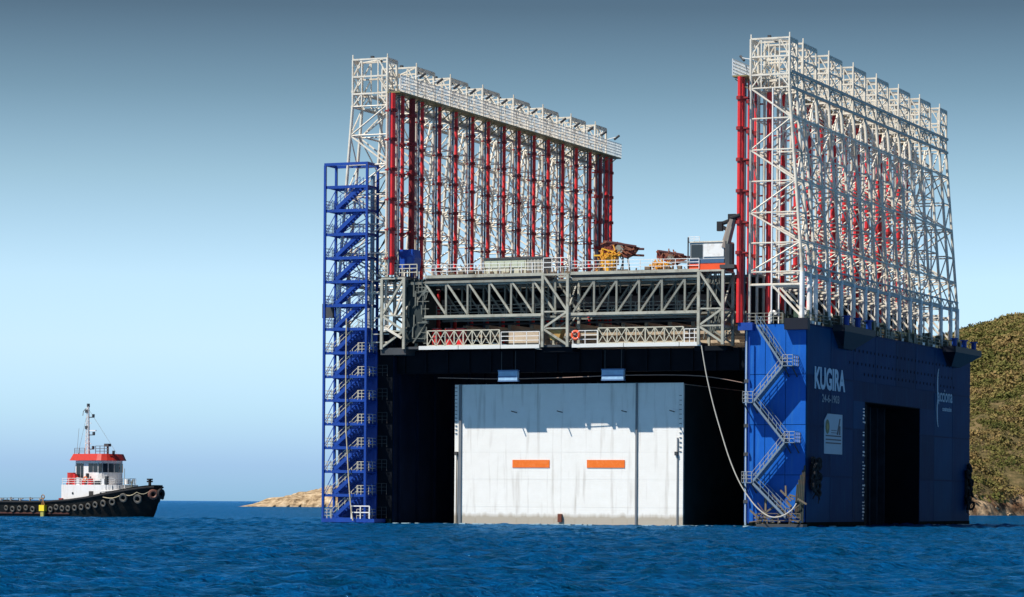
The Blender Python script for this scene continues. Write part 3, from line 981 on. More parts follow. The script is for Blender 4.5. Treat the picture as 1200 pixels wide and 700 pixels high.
# right row
ystR = [(0.0, 2.5)] + [(4.65 + 9.3 * k, 9.3 + 9.3 * k) for k in range(6)] + [(60.4, 63.6)]
ystL = [(-1.2, 1.2)] + [(6.4 + 9.35 * k, 11.15 + 9.35 * k) for k in range(6)] + [(61.6, 65.4)]
for side, yst in (('R', ystR), ('L', ystL)):
    for a, b in yst:
        mast_module(side, a, b)
    X = lambda x: mx(x, side)
    ya, yb = yst[0][0], yst[-1][1]
    # girders along the row
    g = MB()
    for x in (-2.0, XIN):
        for z in (46.25, 47.9):
            g.box(X(x) - .13, X(x) + .13, ya, yb + .3, z - .14, z + .14)
    k = 0
    y = ya
    while y < yb - 1:
        y2 = min(y + 1.9, yb)
        a, b = (46.25, 47.9) if k % 2 else (47.9, 46.25)
        g.bar((X(-2.0), y, a), (X(-2.0), y2, b), .11)
        g.bar((X(XIN), y, a), (X(XIN), y2, b), .11)
        y = y2; k += 1
    g.build('top_girder', mat('greyish_cream_steel', (.42, .42, .37), rust=.5, rustcol=(.14, .09, .04)), dock)
    g = MB().box(X(-.55) - .14, X(-.55) + .14, ya, yb + .3, 26.4, 26.72).box(X(-.55) - .1, X(-.55) + .1, ya, yb + .3, 27.5, 27.66)
    for q in range(54):
        y_ = ya + (yb - ya) * q / 54; y2_ = ya + (yb - ya) * (q + 1) / 54
        g.bar((X(-.55), y_, 26.7 if q % 2 else 27.5), (X(-.55), y2_, 27.5 if q % 2 else 26.7), .09)
    g.build('foot_girder', mat('grey_blue_steel', (.33, .37, .38), rust=.3), dock)
    for i, z in enumerate(ZLEV):
        if i in (1, 3, 5):
            MB().tube((X(xout(z)), ya, z + .22), (X(xout(z)), yb, z + .22), .11, 5).build('row_stringer', cream, dock)
    # bracing in the bays between masts
    for i in range(len(yst) - 1):
        y0, y1 = yst[i][1], yst[i + 1][0]
        for j, z in enumerate(ZLEV):
            MB().tube((X(XIN), y0, z), (X(XIN), y1, z), .06, 5).build('bay_stringer', cream, dock)
            if j < 6:
                z2 = ZLEV[j + 1]
                pa, pb = ((X(xout(z)), y0, z), (X(xout(z2)), y1, z2)) if (i + j) % 2 else ((X(xout(z)), y1, z), (X(xout(z2)), y0, z2))
                MB().tube(pa, pb, .08, 5).build('bay_diagonal', cream, dock)
        # sunlit fan braces high inside the row
        ym = (y0 + y1) / 2
        MB().tube((X(-3.9), y0, 46.2), (X(-3.9), ym, 41.5), .12, 5).tube((X(-3.9), y1, 46.2), (X(-3.9), ym, 41.5), .12, 5).tube((X(-3.9), y0, 39), (X(-3.9), ym, 41.5), .12, 5).tube((X(-3.9), y1, 39), (X(-3.9), ym, 41.5), .12, 5).build('fan_brace', cream, dock)
    MB().box(min(X(-6.95), X(-6.8)), max(X(-6.95), X(-6.8)), 2.5, 66, 21.42, 26.5).build('dark_backing', black_st, dock)  # added black web that hides the sky under the deck
    # gallery on the inner side
    fl = MB().box(min(X(-8.2), X(-6.6)), max(X(-8.2), X(-6.6)), ya - .6, yb + .8, 47.45, 47.6)
    gl = fl.build('gallery', mat('olive_grating', (.22, .19, .08), rust=.5), dock)
    g = MB()
    yy = ya
    while yy < yb:
        g.bar((X(-8.1), yy, 47.3), (X(-6.6), yy, 46.2), .1)
        yy += 2.35
    g.build('gallery_bracket', MATS['olive_grating'], gl)
    yy = ya - .6
    while yy < yb + .5:
        y2 = min(yy + 4.7, yb + .8)
        r_ = MB().rail((X(-8.2), yy, 47.6), (X(-8.2), y2, 47.6), 1.75, .36, .04, 5)
        r_.build('gallery_railing', white_st, gl)
        yy = y2
    # floodlights on booms
    for i in range(14):
        y = 3.2 + i * 4.65
        f_ = MB().bar((X(-6.4), y, 49.6), (X(-8.4), y, 50.0), .07).build('lamp_boom', white_st, gl)
        s_ = -1 if side == 'R' else 1
        MB().tube((X(-8.2), y, 49.7), (X(-8.75), y + .4, 50.25), .15, 6).build('floodlight', dark_st, f_)
    # red leader tubes
    st = [s for ab in yst for s in ab]
    for j, y in enumerate(st):
        leader(side, y + (.0 if side == 'R' else -.3), .25 if side == 'R' else .21, z0=27.4 if side == 'L' and y < 2 else 21.5)
    if side == 'L':
        leader(side, 3.4, .36, m=mat('deep_red_steel', (.20, .008, .01)), post=False)
        leader(side, 60.6, .36, m=MATS['deep_red_steel'], post=False)
        leader(side, -1.7, .34, z0=27.4, post=False)
        leader(side, 63.4, .25)
    else:
        leader(side, -.9, .24, post=False)
        for y in (2.0, 6.9, 16.2, 25.5, 34.8, 44.1):   # inner reds seen through the lattice, down to the deck
            MB().tube((X(-4.9), 0, 21.5), (X(-4.9), 0, 46.0), .3, 8).build('leader_tube', red_st, dock, (0, y, 0))
    # tall white tube beside the front mast
MB().tube((-50.0, 0, 21.5), (-50.0, 0, 38.5), .24, 8).build('standpipe', mat('slate_blue_pipe', (.16, .27, .36)), dock, (0, -.9, 0))

# ---- clutter on the hull tops
hullrail = MB().rail((-.15, .2, HZ), (-.15, 67.8, HZ), 1.1, 2, .04).build('hull_railing', grey_st, dock)
MB().rail((-6.6, -.2, HZ), (-2.6, -.2, HZ), 1.1, 1, .045).build('hull_railing', grey_st, dock)
wm = mat('winch_green', (.05, .09, .06), rust=.5)
cols = [wm, MATS['stained_steel'], dark_st, rustred, wm]
for k in range(15):
    y = 3 + k * 4.3 + rnd.uniform(-.5, .5)
    m_ = cols[k % 5]
    fr = MB().box(-2.2, -.9, -.9, .9, 21.45, 21.75).box(-2.1, -1.0, -.85, -.7, 21.75, 22.9).box(-2.1, -1.0, .7, .85, 21.75, 22.9)
    w_ = fr.build('mooring_winch', m_, dock, (0, y, 0))
    MB().tube((-1.55, -.7, 22.3), (-1.55, .7, 22.3), .42, 10).tube((-1.55, -.7, 22.3), (-1.55, -.62, 22.3), .62, 10).tube((-1.55, .62, 22.3), (-1.55, .7, 22.3), .62, 10).build('drum', mat('rope_brown', (.20, .13, .06)), w_)
d = MB()
for k in range(420):
    y = rnd.uniform(.5, 67); x = rnd.uniform(-6, -.5) if k % 3 else rnd.uniform(-1.0, -.3)
    a_ = rnd.uniform(.15, .6)
    d.box(x, x + a_, y, y + a_ * 1.4, 21.45, 21.5 + rnd.uniform(.3, 1.7))
o = d.build('deck_fittings', mat('mixed_fittings', (.055, .075, .055), var=.7, scale=.9, rust=.7), dock); o['kind'] = 'stuff'
# gooseneck vents
vp = [(-4.4, 1.0), (-1.2, 1.4), (-1.2, 15.3), (-1.0, 21.8), (-1.2, 50.5), (-2.0, 57)]
for i, (x, y) in enumerate(vp):
    r0 = .34
    pts = [(x, y, 21.45), (x, y, 22.4)] + [(x, y + r0 - r0 * math.cos(t), 22.4 + r0 * math.sin(t)) for t in (.8, 1.57, 2.3, 3.14)]
    pts = [(p[0] + (p[1] - y), y, p[2]) for p in pts]
    MB().path(pts, .17, 8).build('gooseneck_vent', white_st, dock)
for y in (17.2, 22.8, 23.8):
    MB().tube((-.7, y, 21.9), (-.7, y + .9, 21.9), .3, 10).build('raft_canister', white_st, dock)

# ---- stairs on the front of the right hull
stair_m = mat('pale_blue_grey_steel', (.17, .23, .29), .5, var=.2, rust=.25, rustcol=(.25, .15, .08))


def flight(name, a, b, w, m, railm, parent, treads=True):
    """stair flight from a to b (x,y,z) with width w along y; stringers, treads and hand rails"""
    a, b = Vector(a), Vector(b)
    s = MB()
    for dy in (0, w):
        p, q = a + Vector((0, dy, 0)), b + Vector((0, dy, 0))
        dz = .16 if m is not blue_st else .27
        s.raw([p + Vector((0, -.03, -dz)), p + Vector((0, -.03, dz)), q + Vector((0, -.03, dz)), q + Vector((0, -.03, -dz)),
               p + Vector((0, .03, -dz)), p + Vector((0, .03, dz)), q + Vector((0, .03, dz)), q + Vector((0, .03, -dz))],
              [(0, 1, 2, 3), (7, 6, 5, 4), (0, 4, 5, 1), (2, 6, 7, 3), (1, 5, 6, 2), (0, 3, 7, 4)])
    k = max(3, int(abs(b.z - a.z) / .26))
    for i in range(k):
        c = a.lerp(b, (i + .5) / k)
        s.box(c.x - .15, c.x + .15, a.y + .03, a.y + w - .03, c.z - .02, c.z + .02)
    if m is stair_m:  # solid underside plate added so the flight casts a full shadow
        s.raw([a + Vector((0, .02, -.2)), b + Vector((0, .02, -.2)), b + Vector((0, w - .02, -.2)), a + Vector((0, w - .02, -.2)), a + Vector((0, .02, -.23)), b + Vector((0, .02, -.23)), b + Vector((0, w - .02, -.23)), a + Vector((0, w - .02, -.23))],
              [(0, 1, 2, 3), (7, 6, 5, 4), (0, 4, 5, 1), (2, 6, 7, 3), (1, 5, 6, 2), (0, 3, 7, 4)])
    o = s.build(name, m, parent)
    r = MB()
    for dy in (0, w):
        for hh in (.55, 1.05):
            r.tube(a + Vector((0, dy, hh)), b + Vector((0, dy, hh)), .032, 4)
        for i in range(5):
            c = a.lerp(b, i / 4) + Vector((0, dy, 0))
            r.tube(c, c + Vector((0, 0, 1.05)), .04, 4)
    r.build('handrail', railm, o)
    return o


mat('rail_grey', (.34, .36, .36), rust=.4)
zig = [(-4.9, 21.1), (-2.0, 16.9), (-5.25, 13.1), (-1.75, 8.9), (-5.3, 4.7), (-1.6, 1.1)]
stairs = MB().bar((-6.1, -.6, .4), (-6.1, -.6, 20), .12).build('front_stairs', blue_st, dock)
for i in range(5):
    (x0, z0), (x1, z1) = zig[i], zig[i + 1]
    flight('stair_flight', (x0, -1.9, z0), (x1, -1.9, z1), 1.3, stair_m, MATS['rail_grey'] if i % 2 else stair_m, stairs)
for i, (x, z) in enumerate(zig[1:-1]):
    a, b = (x, x + 1.1) if i % 2 == 0 else (x - 1.1, x)
    l_ = MB().box(a, b, -2.0, -.06, z - .08, z).build('stair_landing', stair_m, stairs)
    r_ = MB().rail((a, -2.0, z), (b, -2.0, z), 1.1, .55, .038)
    e = b if i % 2 == 0 else a
    r_.rail((e, -2.0, z), (e, -.1, z), 1.1, .6, .038)
    r_.build('handrail', MATS['rail_grey'], l_)
    MB().bar((a + .1, -1.9, z - .1), (a + .1, -.1, z - 1.1), .1).bar((b - .1, -1.9, z - .1), (b - .1, -.1, z - 1.1), .1).build('bracket', dark_st, l_)
for z in (2.5, 7.5, 10.5, 15.2):
    MB().box(-6.75, -6.2, -.35, -.05, z, z + .35).build('pipe_clamp', dark_st, hull)
MB().tube((-6.55, -.2, .2), (-6.55, -.2, 20.8), .1, 8).build('riser_pipe', mat('pale_riser', (.35, .45, .55)), hull)

# ---- blue stair tower on the front of the left hull
sx0, sx1, sy0, sy1 = -54.9, -49.75, -2.85, -.12
tower = MB()
for z in (39.55,):
    tower.box(sx0 - .1, sx1 + .1, sy0 - .1, sy0 + .1, z, z + .3).box(sx0 - .1, sx1 + .1, sy1 - .1, sy1 + .1, z, z + .3)
    tower.box(sx0 - .1, sx0 + .1, sy0 + .1, sy1 - .1, z, z + .3).box(sx1 - .1, sx1 + .1, sy0 + .1, sy1 - .1, z, z + .3)
tower = tower.build('stair_tower', blue_st, dock)
tag(tower, 'tall open blue stair tower on the left hull')
for x in (sx0, sx1):
    for y in (sy0, sy1):
        MB().bar((x, y, -.5), (x, y, 39.6), .25).build('post', blue_st, tower)
landm = MB().box(sx0, sx1, sy0, sy0 + .12, -.2, .12).box(sx0, sx1, sy1 - .12, sy1, -.2, .12).box(sx0, sx0 + 1.15, sy0 + .12, sy1 - .12, -.05, .03).box(sx1 - 1.15, sx1, sy0 + .12, sy1 - .12, -.05, .03).box(sx0, sx0 + .1, sy0, sy1, -.12, .1).box(sx1 - .1, sx1, sy0, sy1, -.12, .1).mesh('stair_landing', blue_st)
step = 2.622
proto = None
braces = MB()
braces.bar((sx0, sy0, 0), (sx0, sy1, step), .07).bar((sx0, sy1, 0), (sx1, sy1, step), .08).bar((sx1, sy1, 0), (sx0, sy1, step), .08)
braces.bar((sx0 + .15, sy0, 0), (sx0 + .95, sy0, step * .45), .06)
brm = braces.mesh('cross_brace', blue_st)
fl_hi = None
yr = mat('cream_handrail', (.60, .55, .42))
for k in range(15):
    z = .5 + k * step
    if z < 38:
        o = bpy.data.objects.new('stair_landing', landm); C.objects.link(o); o.parent = tower; o.location = (0, 0, z)
    if k < 14:
        low = z < 19
        f_ = flight('stair_flight', (sx0 + 1.0, sy0 + .25, z), (sx1 - 1.0, sy0 + .25, z + step), .95, blue_st, yr if low else blue_st, tower)
        o = bpy.data.objects.new('cross_brace', brm); C.objects.link(o); o.parent = tower; o.location = (0, 0, z)
        r_ = MB().rail((sx0, sy0, z), (sx0 + 1.0, sy0, z), 1.05, .5, .035).rail((sx0, sy1, z), (sx0, sy0, z), 1.05, .9, .035)
        r_.rail((sx1 - 1.0, sy0, z), (sx1, sy0, z), 1.05, .5, .035)
        r_.rail((sx1, sy0, z), (sx1, sy1, z), 1.05, .9, .035)
        r_.build('handrail', yr if low else stair_m, f_)
        if z < 20:      # small white gates to the hull at right
            MB().rail((sx1 + .2, -.3, z + .1), (sx1 + 1.4, -.3, z + .1), 1.2, .6, .03).build('hull_gate', dark_st, tower)
# base platform
MB().box(sx0 - .1, sx1 + 1.2, sy0 - .15, sy1, .1, .5).build('base_platform', blue_st, tower)
MB().rail((sx1 - 1.6, sy0 - .1, .5), (sx1 + .6, sy0 - .1, .5), 1.4, 1.1, .08, 2).build('handrail', white_st, tower)
MB().box(-55.9, -54.6, -1.4, -1.0, 22.8, 24.4).build('floodlight_bracket', dark_st, tower)
# bracing between the tower and the hull / masts above
d = MB()
for k in range(7):
    z = 23.5 + k * 2.2
    d.bar((sx1, sy1, z), (-48.4, 0, z + (1.8 if k % 2 else 0)), .1)
    d.bar((sx1 + .1, sy1, z), (-48.5, -.1, z + 2), .08)
d.build('tie_brace', dark_st, tower)

# ================================================================== THINGS ON / BY THE DOCK
# caisson
cais = dthing('concrete_caisson', 'pale concrete caisson with two orange stripes floating between the dock hulls', 'caisson', (-28.15, 3, 0))
conc = bpy.data.materials.new('caisson_concrete')
conc.use_nodes = True
n, l = conc.node_tree.nodes, conc.node_tree.links
b = n['Principled BSDF']; b.inputs['Roughness'].default_value = .85; b.inputs['Specular IOR Level'].default_value = .2
tc = n.new('ShaderNodeTexCoord')
a = n.new('ShaderNodeTexNoise'); a.inputs['Scale'].default_value = .7; a.inputs['Detail'].default_value = 12; a.inputs['Roughness'].default_value = .68
l.new(tc.outputs['Object'], a.inputs['Vector'])
mx1 = n.new('ShaderNodeMix'); mx1.data_type = 'RGBA'
mx1.inputs['A'].default_value = (.76, .73, .67, 1); mx1.inputs['B'].default_value = (.92, .90, .85, 1)
l.new(a.outputs['Fac'], mx1.inputs['Factor'])
# vertical damp runs
mp = n.new('ShaderNodeMapping'); mp.inputs['Scale'].default_value = (1.6, 1.6, .12)
l.new(tc.outputs['Object'], mp.inputs['Vector'])
a2 = n.new('ShaderNodeTexNoise'); a2.inputs['Scale'].default_value = 1; a2.inputs['Detail'].default_value = 7
l.new(mp.outputs[0], a2.inputs['Vector'])
r2 = n.new('ShaderNodeMapRange'); r2.inputs['From Min'].default_value = .55; r2.inputs['From Max'].default_value = .8; r2.inputs['To Max'].default_value = .7
l.new(a2.outputs['Fac'], r2.inputs[0])
m2 = n.new('ShaderNodeMix'); m2.data_type = 'RGBA'; m2.inputs['B'].default_value = (.42, .37, .31, 1)
l.new(r2.outputs[0], m2.inputs['Factor']); l.new(mx1.outputs['Result'], m2.inputs['A'])
# waterline stain below about a metre
sp = n.new('ShaderNodeSeparateXYZ'); l.new(tc.outputs['Object'], sp.inputs[0])
ad = n.new('ShaderNodeMath'); ad.operation = 'MULTIPLY_ADD'; ad.inputs[1].default_value = .9
l.new(a2.outputs['Fac'], ad.inputs[0]); l.new(sp.outputs['Z'], ad.inputs[2])
r3 = n.new('ShaderNodeMapRange'); r3.inputs['From Min'].default_value = 1.25; r3.inputs['From Max'].default_value = 1.75
r3.inputs['To Min'].default_value = .75; r3.inputs['To Max'].default_value = 0
l.new(ad.outputs[0], r3.inputs[0])
m3 = n.new('ShaderNodeMix'); m3.data_type = 'RGBA'; m3.inputs['B'].default_value = (.33, .26, .17, 1)
l.new(r3.outputs[0], m3.inputs['Factor']); l.new(m2.outputs['Result'], m3.inputs['A'])
l.new(m3.outputs['Result'], b.inputs['Base Color'])
# formwork lifts
wv = n.new('ShaderNodeTexWave'); wv.wave_type = 'BANDS'; wv.bands_direction = 'Z'; wv.inputs['Scale'].default_value = 1.2; wv.inputs['Distortion'].default_value = .5
l.new(tc.outputs['Object'], wv.inputs['Vector'])
bp = n.new('ShaderNodeBump'); bp.inputs['Strength'].default_value = .1; bp.inputs['Distance'].default_value = .02
l.new(wv.outputs['Fac'], bp.inputs['Height']); l.new(bp.outputs[0], b.inputs['Normal'])
hw = 13.45
MB().box(hw + .01, hw + .07, .3, 39.8, -3, 15.2).build('side_shade_sheet', mat('shade_dark_teal', (.016, .040, .045), .7, var=.5, scale=.3, spec=.1), cais)  # dark sheet that paints shade onto the right side of the caisson
MB().box(-hw, hw, .06, 40, -3, 15.3).build('caisson_body', conc, cais)
lifts = [-1, 1.95, 4.95, 7.95, 10.95, 13.3, 15.42]
cols_ = [-hw, -12.75, -.7, 8.1, hw]
for i in range(len(lifts) - 1):
    for j in range(4):
        MB().box(cols_[j] + .007, cols_[j + 1] - .007, rnd.uniform(-.006, .006), .058, lifts[i] + .006, lifts[i + 1] - .006).build('concrete_panel', conc, cais)
for x, w in ((-12.75, .15), (8.1, .10)):
    MB().box(x - w, x + w, -.16, -.02, -1, 15.45).build('guide_strip', mat('dark_grey_rubber', (.17, .18, .19), var=.3), cais)
MB().box(12.75, 12.9, -.12, -.02, -1, 9.5).build('guide_strip', MATS['dark_grey_rubber'], cais)
MB().tube((-13.15, -.15, -.5), (-13.1, -.15, 7.6), .07, 6).build('guide_strip', MATS['stained_steel'], cais)
for x in (-6.45, 2.35):
    MB().box(x, x + 4.4, -.055, -.02, 6.25, 7.1).build('orange_stripe', orange, cais)
for x, z in ((-6.0, 12.3), (-.6, 12.3), (6.9, 12.3), (12.4, 12.3)):
    MB().tube((x, 0, z), (x, -1.5, z + .1), .06, 6).build('anchor_rod', dark_st, cais)
MB().box(-.95, -.5, -.3, 0, .3, 1.2).build('tow_lug', mat('rusty_lug', (.15, .04, .02)), cais)
for x in (-13.15, 12.7):
    MB().box(x - .15, x + .15, -.3, 0, 7.6, 8.0).build('pipe_bracket', dark_st, cais)
d = MB()
for k in range(13):
    d.box(-13.4, -13.15, -.09, -.02, 10 + k * .42, 10.06 + k * .42)
    d.box(13.0, 13.25, -.09, -.02, 8 + k * .5, 8.06 + k * .5)
o = d.build('draft_marks', dark_st, cais); o['kind'] = 'stuff'
d = MB()
for k in range(22):     # ragged top edge fittings
    x = -12 + k * 1.1
    d.tube((x, .3, 15.3), (x, .3, 15.3 + rnd.uniform(.1, .3)), .05, 4)
o = d.build('starter_bars', dark_st, cais); o['kind'] = 'stuff'


def curve_thing(name, pts, r, m, label, cat, k=6):
    """rope through dock-frame points"""
    P = [Vector(p) for p in pts]
    out = []
    for i in range(len(P) - 1):
        p0 = P[max(i - 1, 0)]; p1 = P[i]; p2 = P[i + 1]; p3 = P[min(i + 2, len(P) - 1)]
        for j in range(6):
            t = j / 6
            out.append(.5 * ((2 * p1) + (-p0 + p2) * t + (2 * p0 - 5 * p1 + 4 * p2 - p3) * t * t + (-p0 + 3 * p1 - 3 * p2 + p3) * t ** 3))
    out.append(P[-1])
    base = out[-1].copy()
    mb = MB().path([p - base for p in out], r, k)
    return dsingle(mb, name, m, label, cat, base)


curve_thing('mooring_rope', [(-10.85, -2.3, 19.1), (-10.26, -2.3, 15.93), (-9.47, -2.3, 12.79), (-8.5, -2.3, 9.64), (-7.54, -2.4, 6.96), (-6.39, -2.5, 4.55), (-5.06, -2.6, 2.68), (-3.93, -2.7, 1.62),
                             (-2.9, -2.7, 1.09), (-1.79, -2.6, 1.19), (-.77, -2.4, 1.82), (-.31, -2.2, 2.53)], .065, mat('grey_rope', (.50, .47, .40), .8), 
            'long pale rope sagging from the walkway down to the foot of the right hull stairs', 'rope')
curve_thing('hanging_hose', [(-52.05, -3.1, 22.6), (-52.05, -3.15, 17), (-52.0, -3.15, 11), (-51.85, -3.15, 8.5), (-51.6, -3.2, 5), (-51.3, -3.25, 2), (-51.0, -3.3, .3)], .08, pipe_m,
            'pale hose hanging down the front of the blue stair tower into the water', 'hose')
curve_thing('guide_line', [(-42.5, .4, 16.1), (-35, .2, 15.9), (-28, .1, 15.95), (-20, .2, 16.15), (-12, .3, 16.0), (-7, .4, 15.2)], .04, mat('faded_rope', (.30, .20, .16)),
            'thin faded rope stretched across the dark opening above the caisson', 'rope')
for (x, lab) in ((-35.1, 'left pale blue steel box hanging on the line above the caisson'), (-23.0, 'right pale blue steel box hanging on the line above the caisson')):
    t = dthing('blue_box', lab, 'steel box', (x, 0, 15.6), 'pale blue boxes above the caisson')
    w = 2.25 if x < -30 else 2.5
    MB().box(0, w, 0, .5, .12, 1.1).build('box_body', pale_blue_m, t)
    MB().box(-.05, w + .05, -.03, .55, 0, .1).box(-.05, w + .05, -.03, .55, 1.12, 1.25).box(-.04, w + .04, -.02, -.002, .45, .6).build('box_frame', mat('blue_rim', (.12, .22, .4)), t)
    MB().bar((.3, .2, 1.25), (.3, .2, 3.3), .06).bar((w - .3, .2, 1.25), (w - .3, .2, 3.3), .06).build('hanger', dark_st, t)

t = dthing('lifebuoy', 'orange lifebuoy hung on the walkway railing right of the middle tower', 'lifebuoy', (-25.3, -1.85, 20.4))
MB().torus((0, 0, 0), (0, 1, 0), .42, .15, 16, 8).build('ring', mat('lifebuoy_orange', (.85, .10, .03)), t)
d = MB()
for a in (.78, 2.35, 3.93, 5.5):
    d.torus((.42 * math.cos(a), 0, .42 * math.sin(a)), (-math.sin(a), 0, math.cos(a)), .16, .025, 8, 4)
d.build('band', white_st, t)
t = dthing('hopper_skip', 'yellow brown steel skip standing in the middle portal tower', 'skip', (-27.9, -.9, 19.6))
MB().prism([(-.85, 1.4), (.85, 1.4), (.45, .35), (-.45, .35)], 'y', -.6, .6).build('bucket', mat('mustard_steel', (.42, .25, .07), rust=.5), t)
MB().box(-.95, .95, -.7, .7, 1.4, 1.52).build('rim', mat('mustard_dark', (.25, .12, .04)), t)
MB().bar((-.4, -.5, 0), (-.4, -.5, .4), .1).bar((.4, -.5, 0), (.4, -.5, .4), .1).bar((-.4, .5, 0), (-.4, .5, .4), .1).bar((.4, .5, 0), (.4, .5, .4), .1).build('leg', dark_st, t)
for i, x in enumerate((-42.9, -41.3, -39.9)):
    t = dthing('red_drum', ('red steel drum at the left end of the lower walkway', 'red steel drum second from the left end of the lower walkway', 'red steel drum third from the left end of the lower walkway')[i], 'drum', (x + .3, .2, 19.45), 'red drums on the lower walkway')
    MB().tube((0, 0, 0), (0, 0, 2.0), .55, 14).build('shell', red_st, t)
    MB().tube((0, 0, 2.0), (0, 0, 2.08), .58, 14).tube((0, 0, .95), (0, 0, 1.05), .58, 14).build('hoop', dark_st, t)

# blue cabin on the left platform
t = dthing('blue_tank', 'bright blue steel tank standing behind the left platform railing', 'tank', (-46.3, .8, 27.2))
MB().prism([(-.9, .95), (.9, .8), (1.1, 2.2), (.9, 3.1), (-1.0, 3.1), (-1.15, 1.8)], 'y', -.9, .9).build('shell', mat('bright_blue_paint', (.01, .07, .42), .4, var=.2), t)
for x in (-.7, .7):
    for y in (-.7, .7):
        MB().bar((x, y, 0), (x, y, 1.0), .15).build('leg', blue_st, t)
MB().box(.2, .75, -.95, -.91, 1.5, 2.3).build('patch_plate', mat('mid_blue_paint', (.05, .14, .5)), t)
# cream machinery container
t = dthing('machinery_container', 'long cream machinery container with dark roof on the dock deck', 'container', (-37.3, 1.0, 27.0))
MB().box(0, 5.0, 0, 2.4, .35, 1.95).build('body', mat('cream_container', (.56, .55, .42), rust=.35), t)
MB().box(-.1, 7.2, -.08, 2.5, 1.98, 2.2).build('roof', dark_st, t)
MB().box(5.1, 7.05, 0, 2.3, .35, 1.95).build('end_cabin', mat('grey_cabin', (.33, .34, .3), rust=.4), t)
for k in range(6):
    MB().box(.12 + k * .8, .8 + k * .8, -.05, -.002, 1.1, 1.8).build('side_panel', mat('greenish_panel', (.50, .55, .42)), t)
    MB().box(.1 + k * .8, .16 + k * .8, -.07, -.004, .35, 1.08).build('rib', mat('pale_rib', (.62, .6, .5)), t)
for k in range(5):
    MB().tube((5.3 + k * .4, -.2, .1), (5.3 + k * .4, -.2, 1.9), .05, 6).build('pipe', cream, t)
MB().box(0, 7, -.1, 2.3, 0, .33).build('skid', dark_st, t)
d = MB()
for k in range(110):
    x = rnd.uniform(-43, -12.8); y = rnd.uniform(-.9, 2.0); a_ = rnd.uniform(.15, .7)
    if rnd.random() < .6:
        d.box(x, x + a_, y, y + a_, 27.02, 27.05 + rnd.uniform(.15, .75))
    else:
        d.bar((x, y, 27.02), (x + rnd.uniform(-.5, .5), y, 27.05 + rnd.uniform(.5, 1.7)), rnd.uniform(.05, .12))
o = d.build('deck_clutter', mat('brown_clutter', (.16, .11, .07), var=.85, scale=1.1, rust=.6, rustcol=(.4, .36, .28)), dock); o['kind'] = 'stuff'
# drilling winches: yellow body, rust red boom
for i, (x, sc_, lab) in enumerate(((-23.4, 1.0, 'left yellow deck machine with a tall base and rust red sloping boom'), (-17.2, .8, 'right smaller yellow deck machine with a rust red boom low on the deck'))):
    t = dthing('deck_machine', lab, 'deck machine', (x, 1.5, 27.0), 'yellow and rust red deck machines')
    k = sc_
    lift = 1.25 if i == 0 else .55
    MB().box(-.9 * k, 3.6 * k, -.9, .9, 0, .3).build('skid', dark_st, t)
    bd = MB().tube((.6 * k, 0, .3), (.6 * k, 0, .3 + lift * 1.5), .85 * k, 12).box(-.1 * k, 1.5 * k, -.6, .6, lift * .9, lift * 1.9)
    bd.tube((.1, -.6, .3), (.1, -.6, lift * 2.2), .12, 6).tube((1.2 * k, -.6, .3), (1.2 * k, -.6, lift * 2.1), .12, 6)
    bd.build('body', yellow, t)
    MB().bar((-.9 * k, -.7, lift * 1.7), (2.2 * k, -.7, lift * 1.7), .16).bar((.0, -.65, lift * 2.3), (1.6 * k, -.65, lift * 1.9), .12).build('yellow_arm', yellow, t)
    zb = lift + 1.0 * k
    bo = MB().prism([(.1 * k, zb + 1.55 * k), (2.0 * k, zb + 1.25 * k), (4.0 * k, zb + .7 * k), (3.4 * k, zb - .1 * k), (2.6 * k, zb - .45 * k), (1.5 * k, zb - .15 * k), (.0, zb + .5 * k)], 'y', -.45, .45)
    bo.build('boom', rustred, t)
    MB().tube((.4 * k, -.55, zb + 1.35 * k), (3.9 * k, -.55, zb + .75 * k), .13, 6).tube((3.0 * k, 0, zb + .55 * k), (4.6 * k, 0, zb + .5 * k), .12, 6).tube((3.0 * k, 0, zb - .1 * k), (4.6 * k, 0, zb - .2 * k), .12, 6).build('ram', mat('dark_maroon', (.07, .02, .02)), t)
    MB().tube((2.0 * k, -.62, zb + .55 * k), (2.0 * k, -.46, zb + .55 * k), .48 * k, 14).tube((2.0 * k, -.68, zb + .55 * k), (2.0 * k, -.6, zb + .55 * k), .22, 10).build('sheave', grey_st, t)
    d = MB(); d2 = MB()
    for q in range(34):
        u = rnd.random()
        xx = (.2 + 3.7 * u) * k; zt = zb + (1.5 - .85 * u) * k; zz = rnd.uniform(zb - .2, zt)
        d.bar((xx, -.62, zz), (xx + rnd.uniform(-.8, .8), -.55, zz + rnd.uniform(-.6, .5)), rnd.uniform(.06, .16))
        xx = rnd.uniform(-.6, 1.9) * k; zz = rnd.uniform(.3, lift * 2.2)
        d2.bar((xx, -1.0, zz), (xx + rnd.uniform(-.6, .6), -.95, zz + rnd.uniform(-.5, .7)), rnd.uniform(.06, .14))
    o = d.build('boom_fittings', mat('mixed_rust', (.22, .07, .035), var=.8, scale=1.5, rust=.5, rustcol=(.3, .25, .2)), t); o['kind'] = 'stuff'
    o = d2.build('body_fittings', mat('orange_yellow', (.70, .30, .03), var=.4, scale=2, rust=.5), t); o['kind'] = 'stuff'
    for xx in (2.3, 3.1):
        MB().bar((xx * k, -.3, .3), ((2.3 if xx < 2.5 else 2.8) * k, -.3, zb - .1), .15).build('strut', dark_st, t)
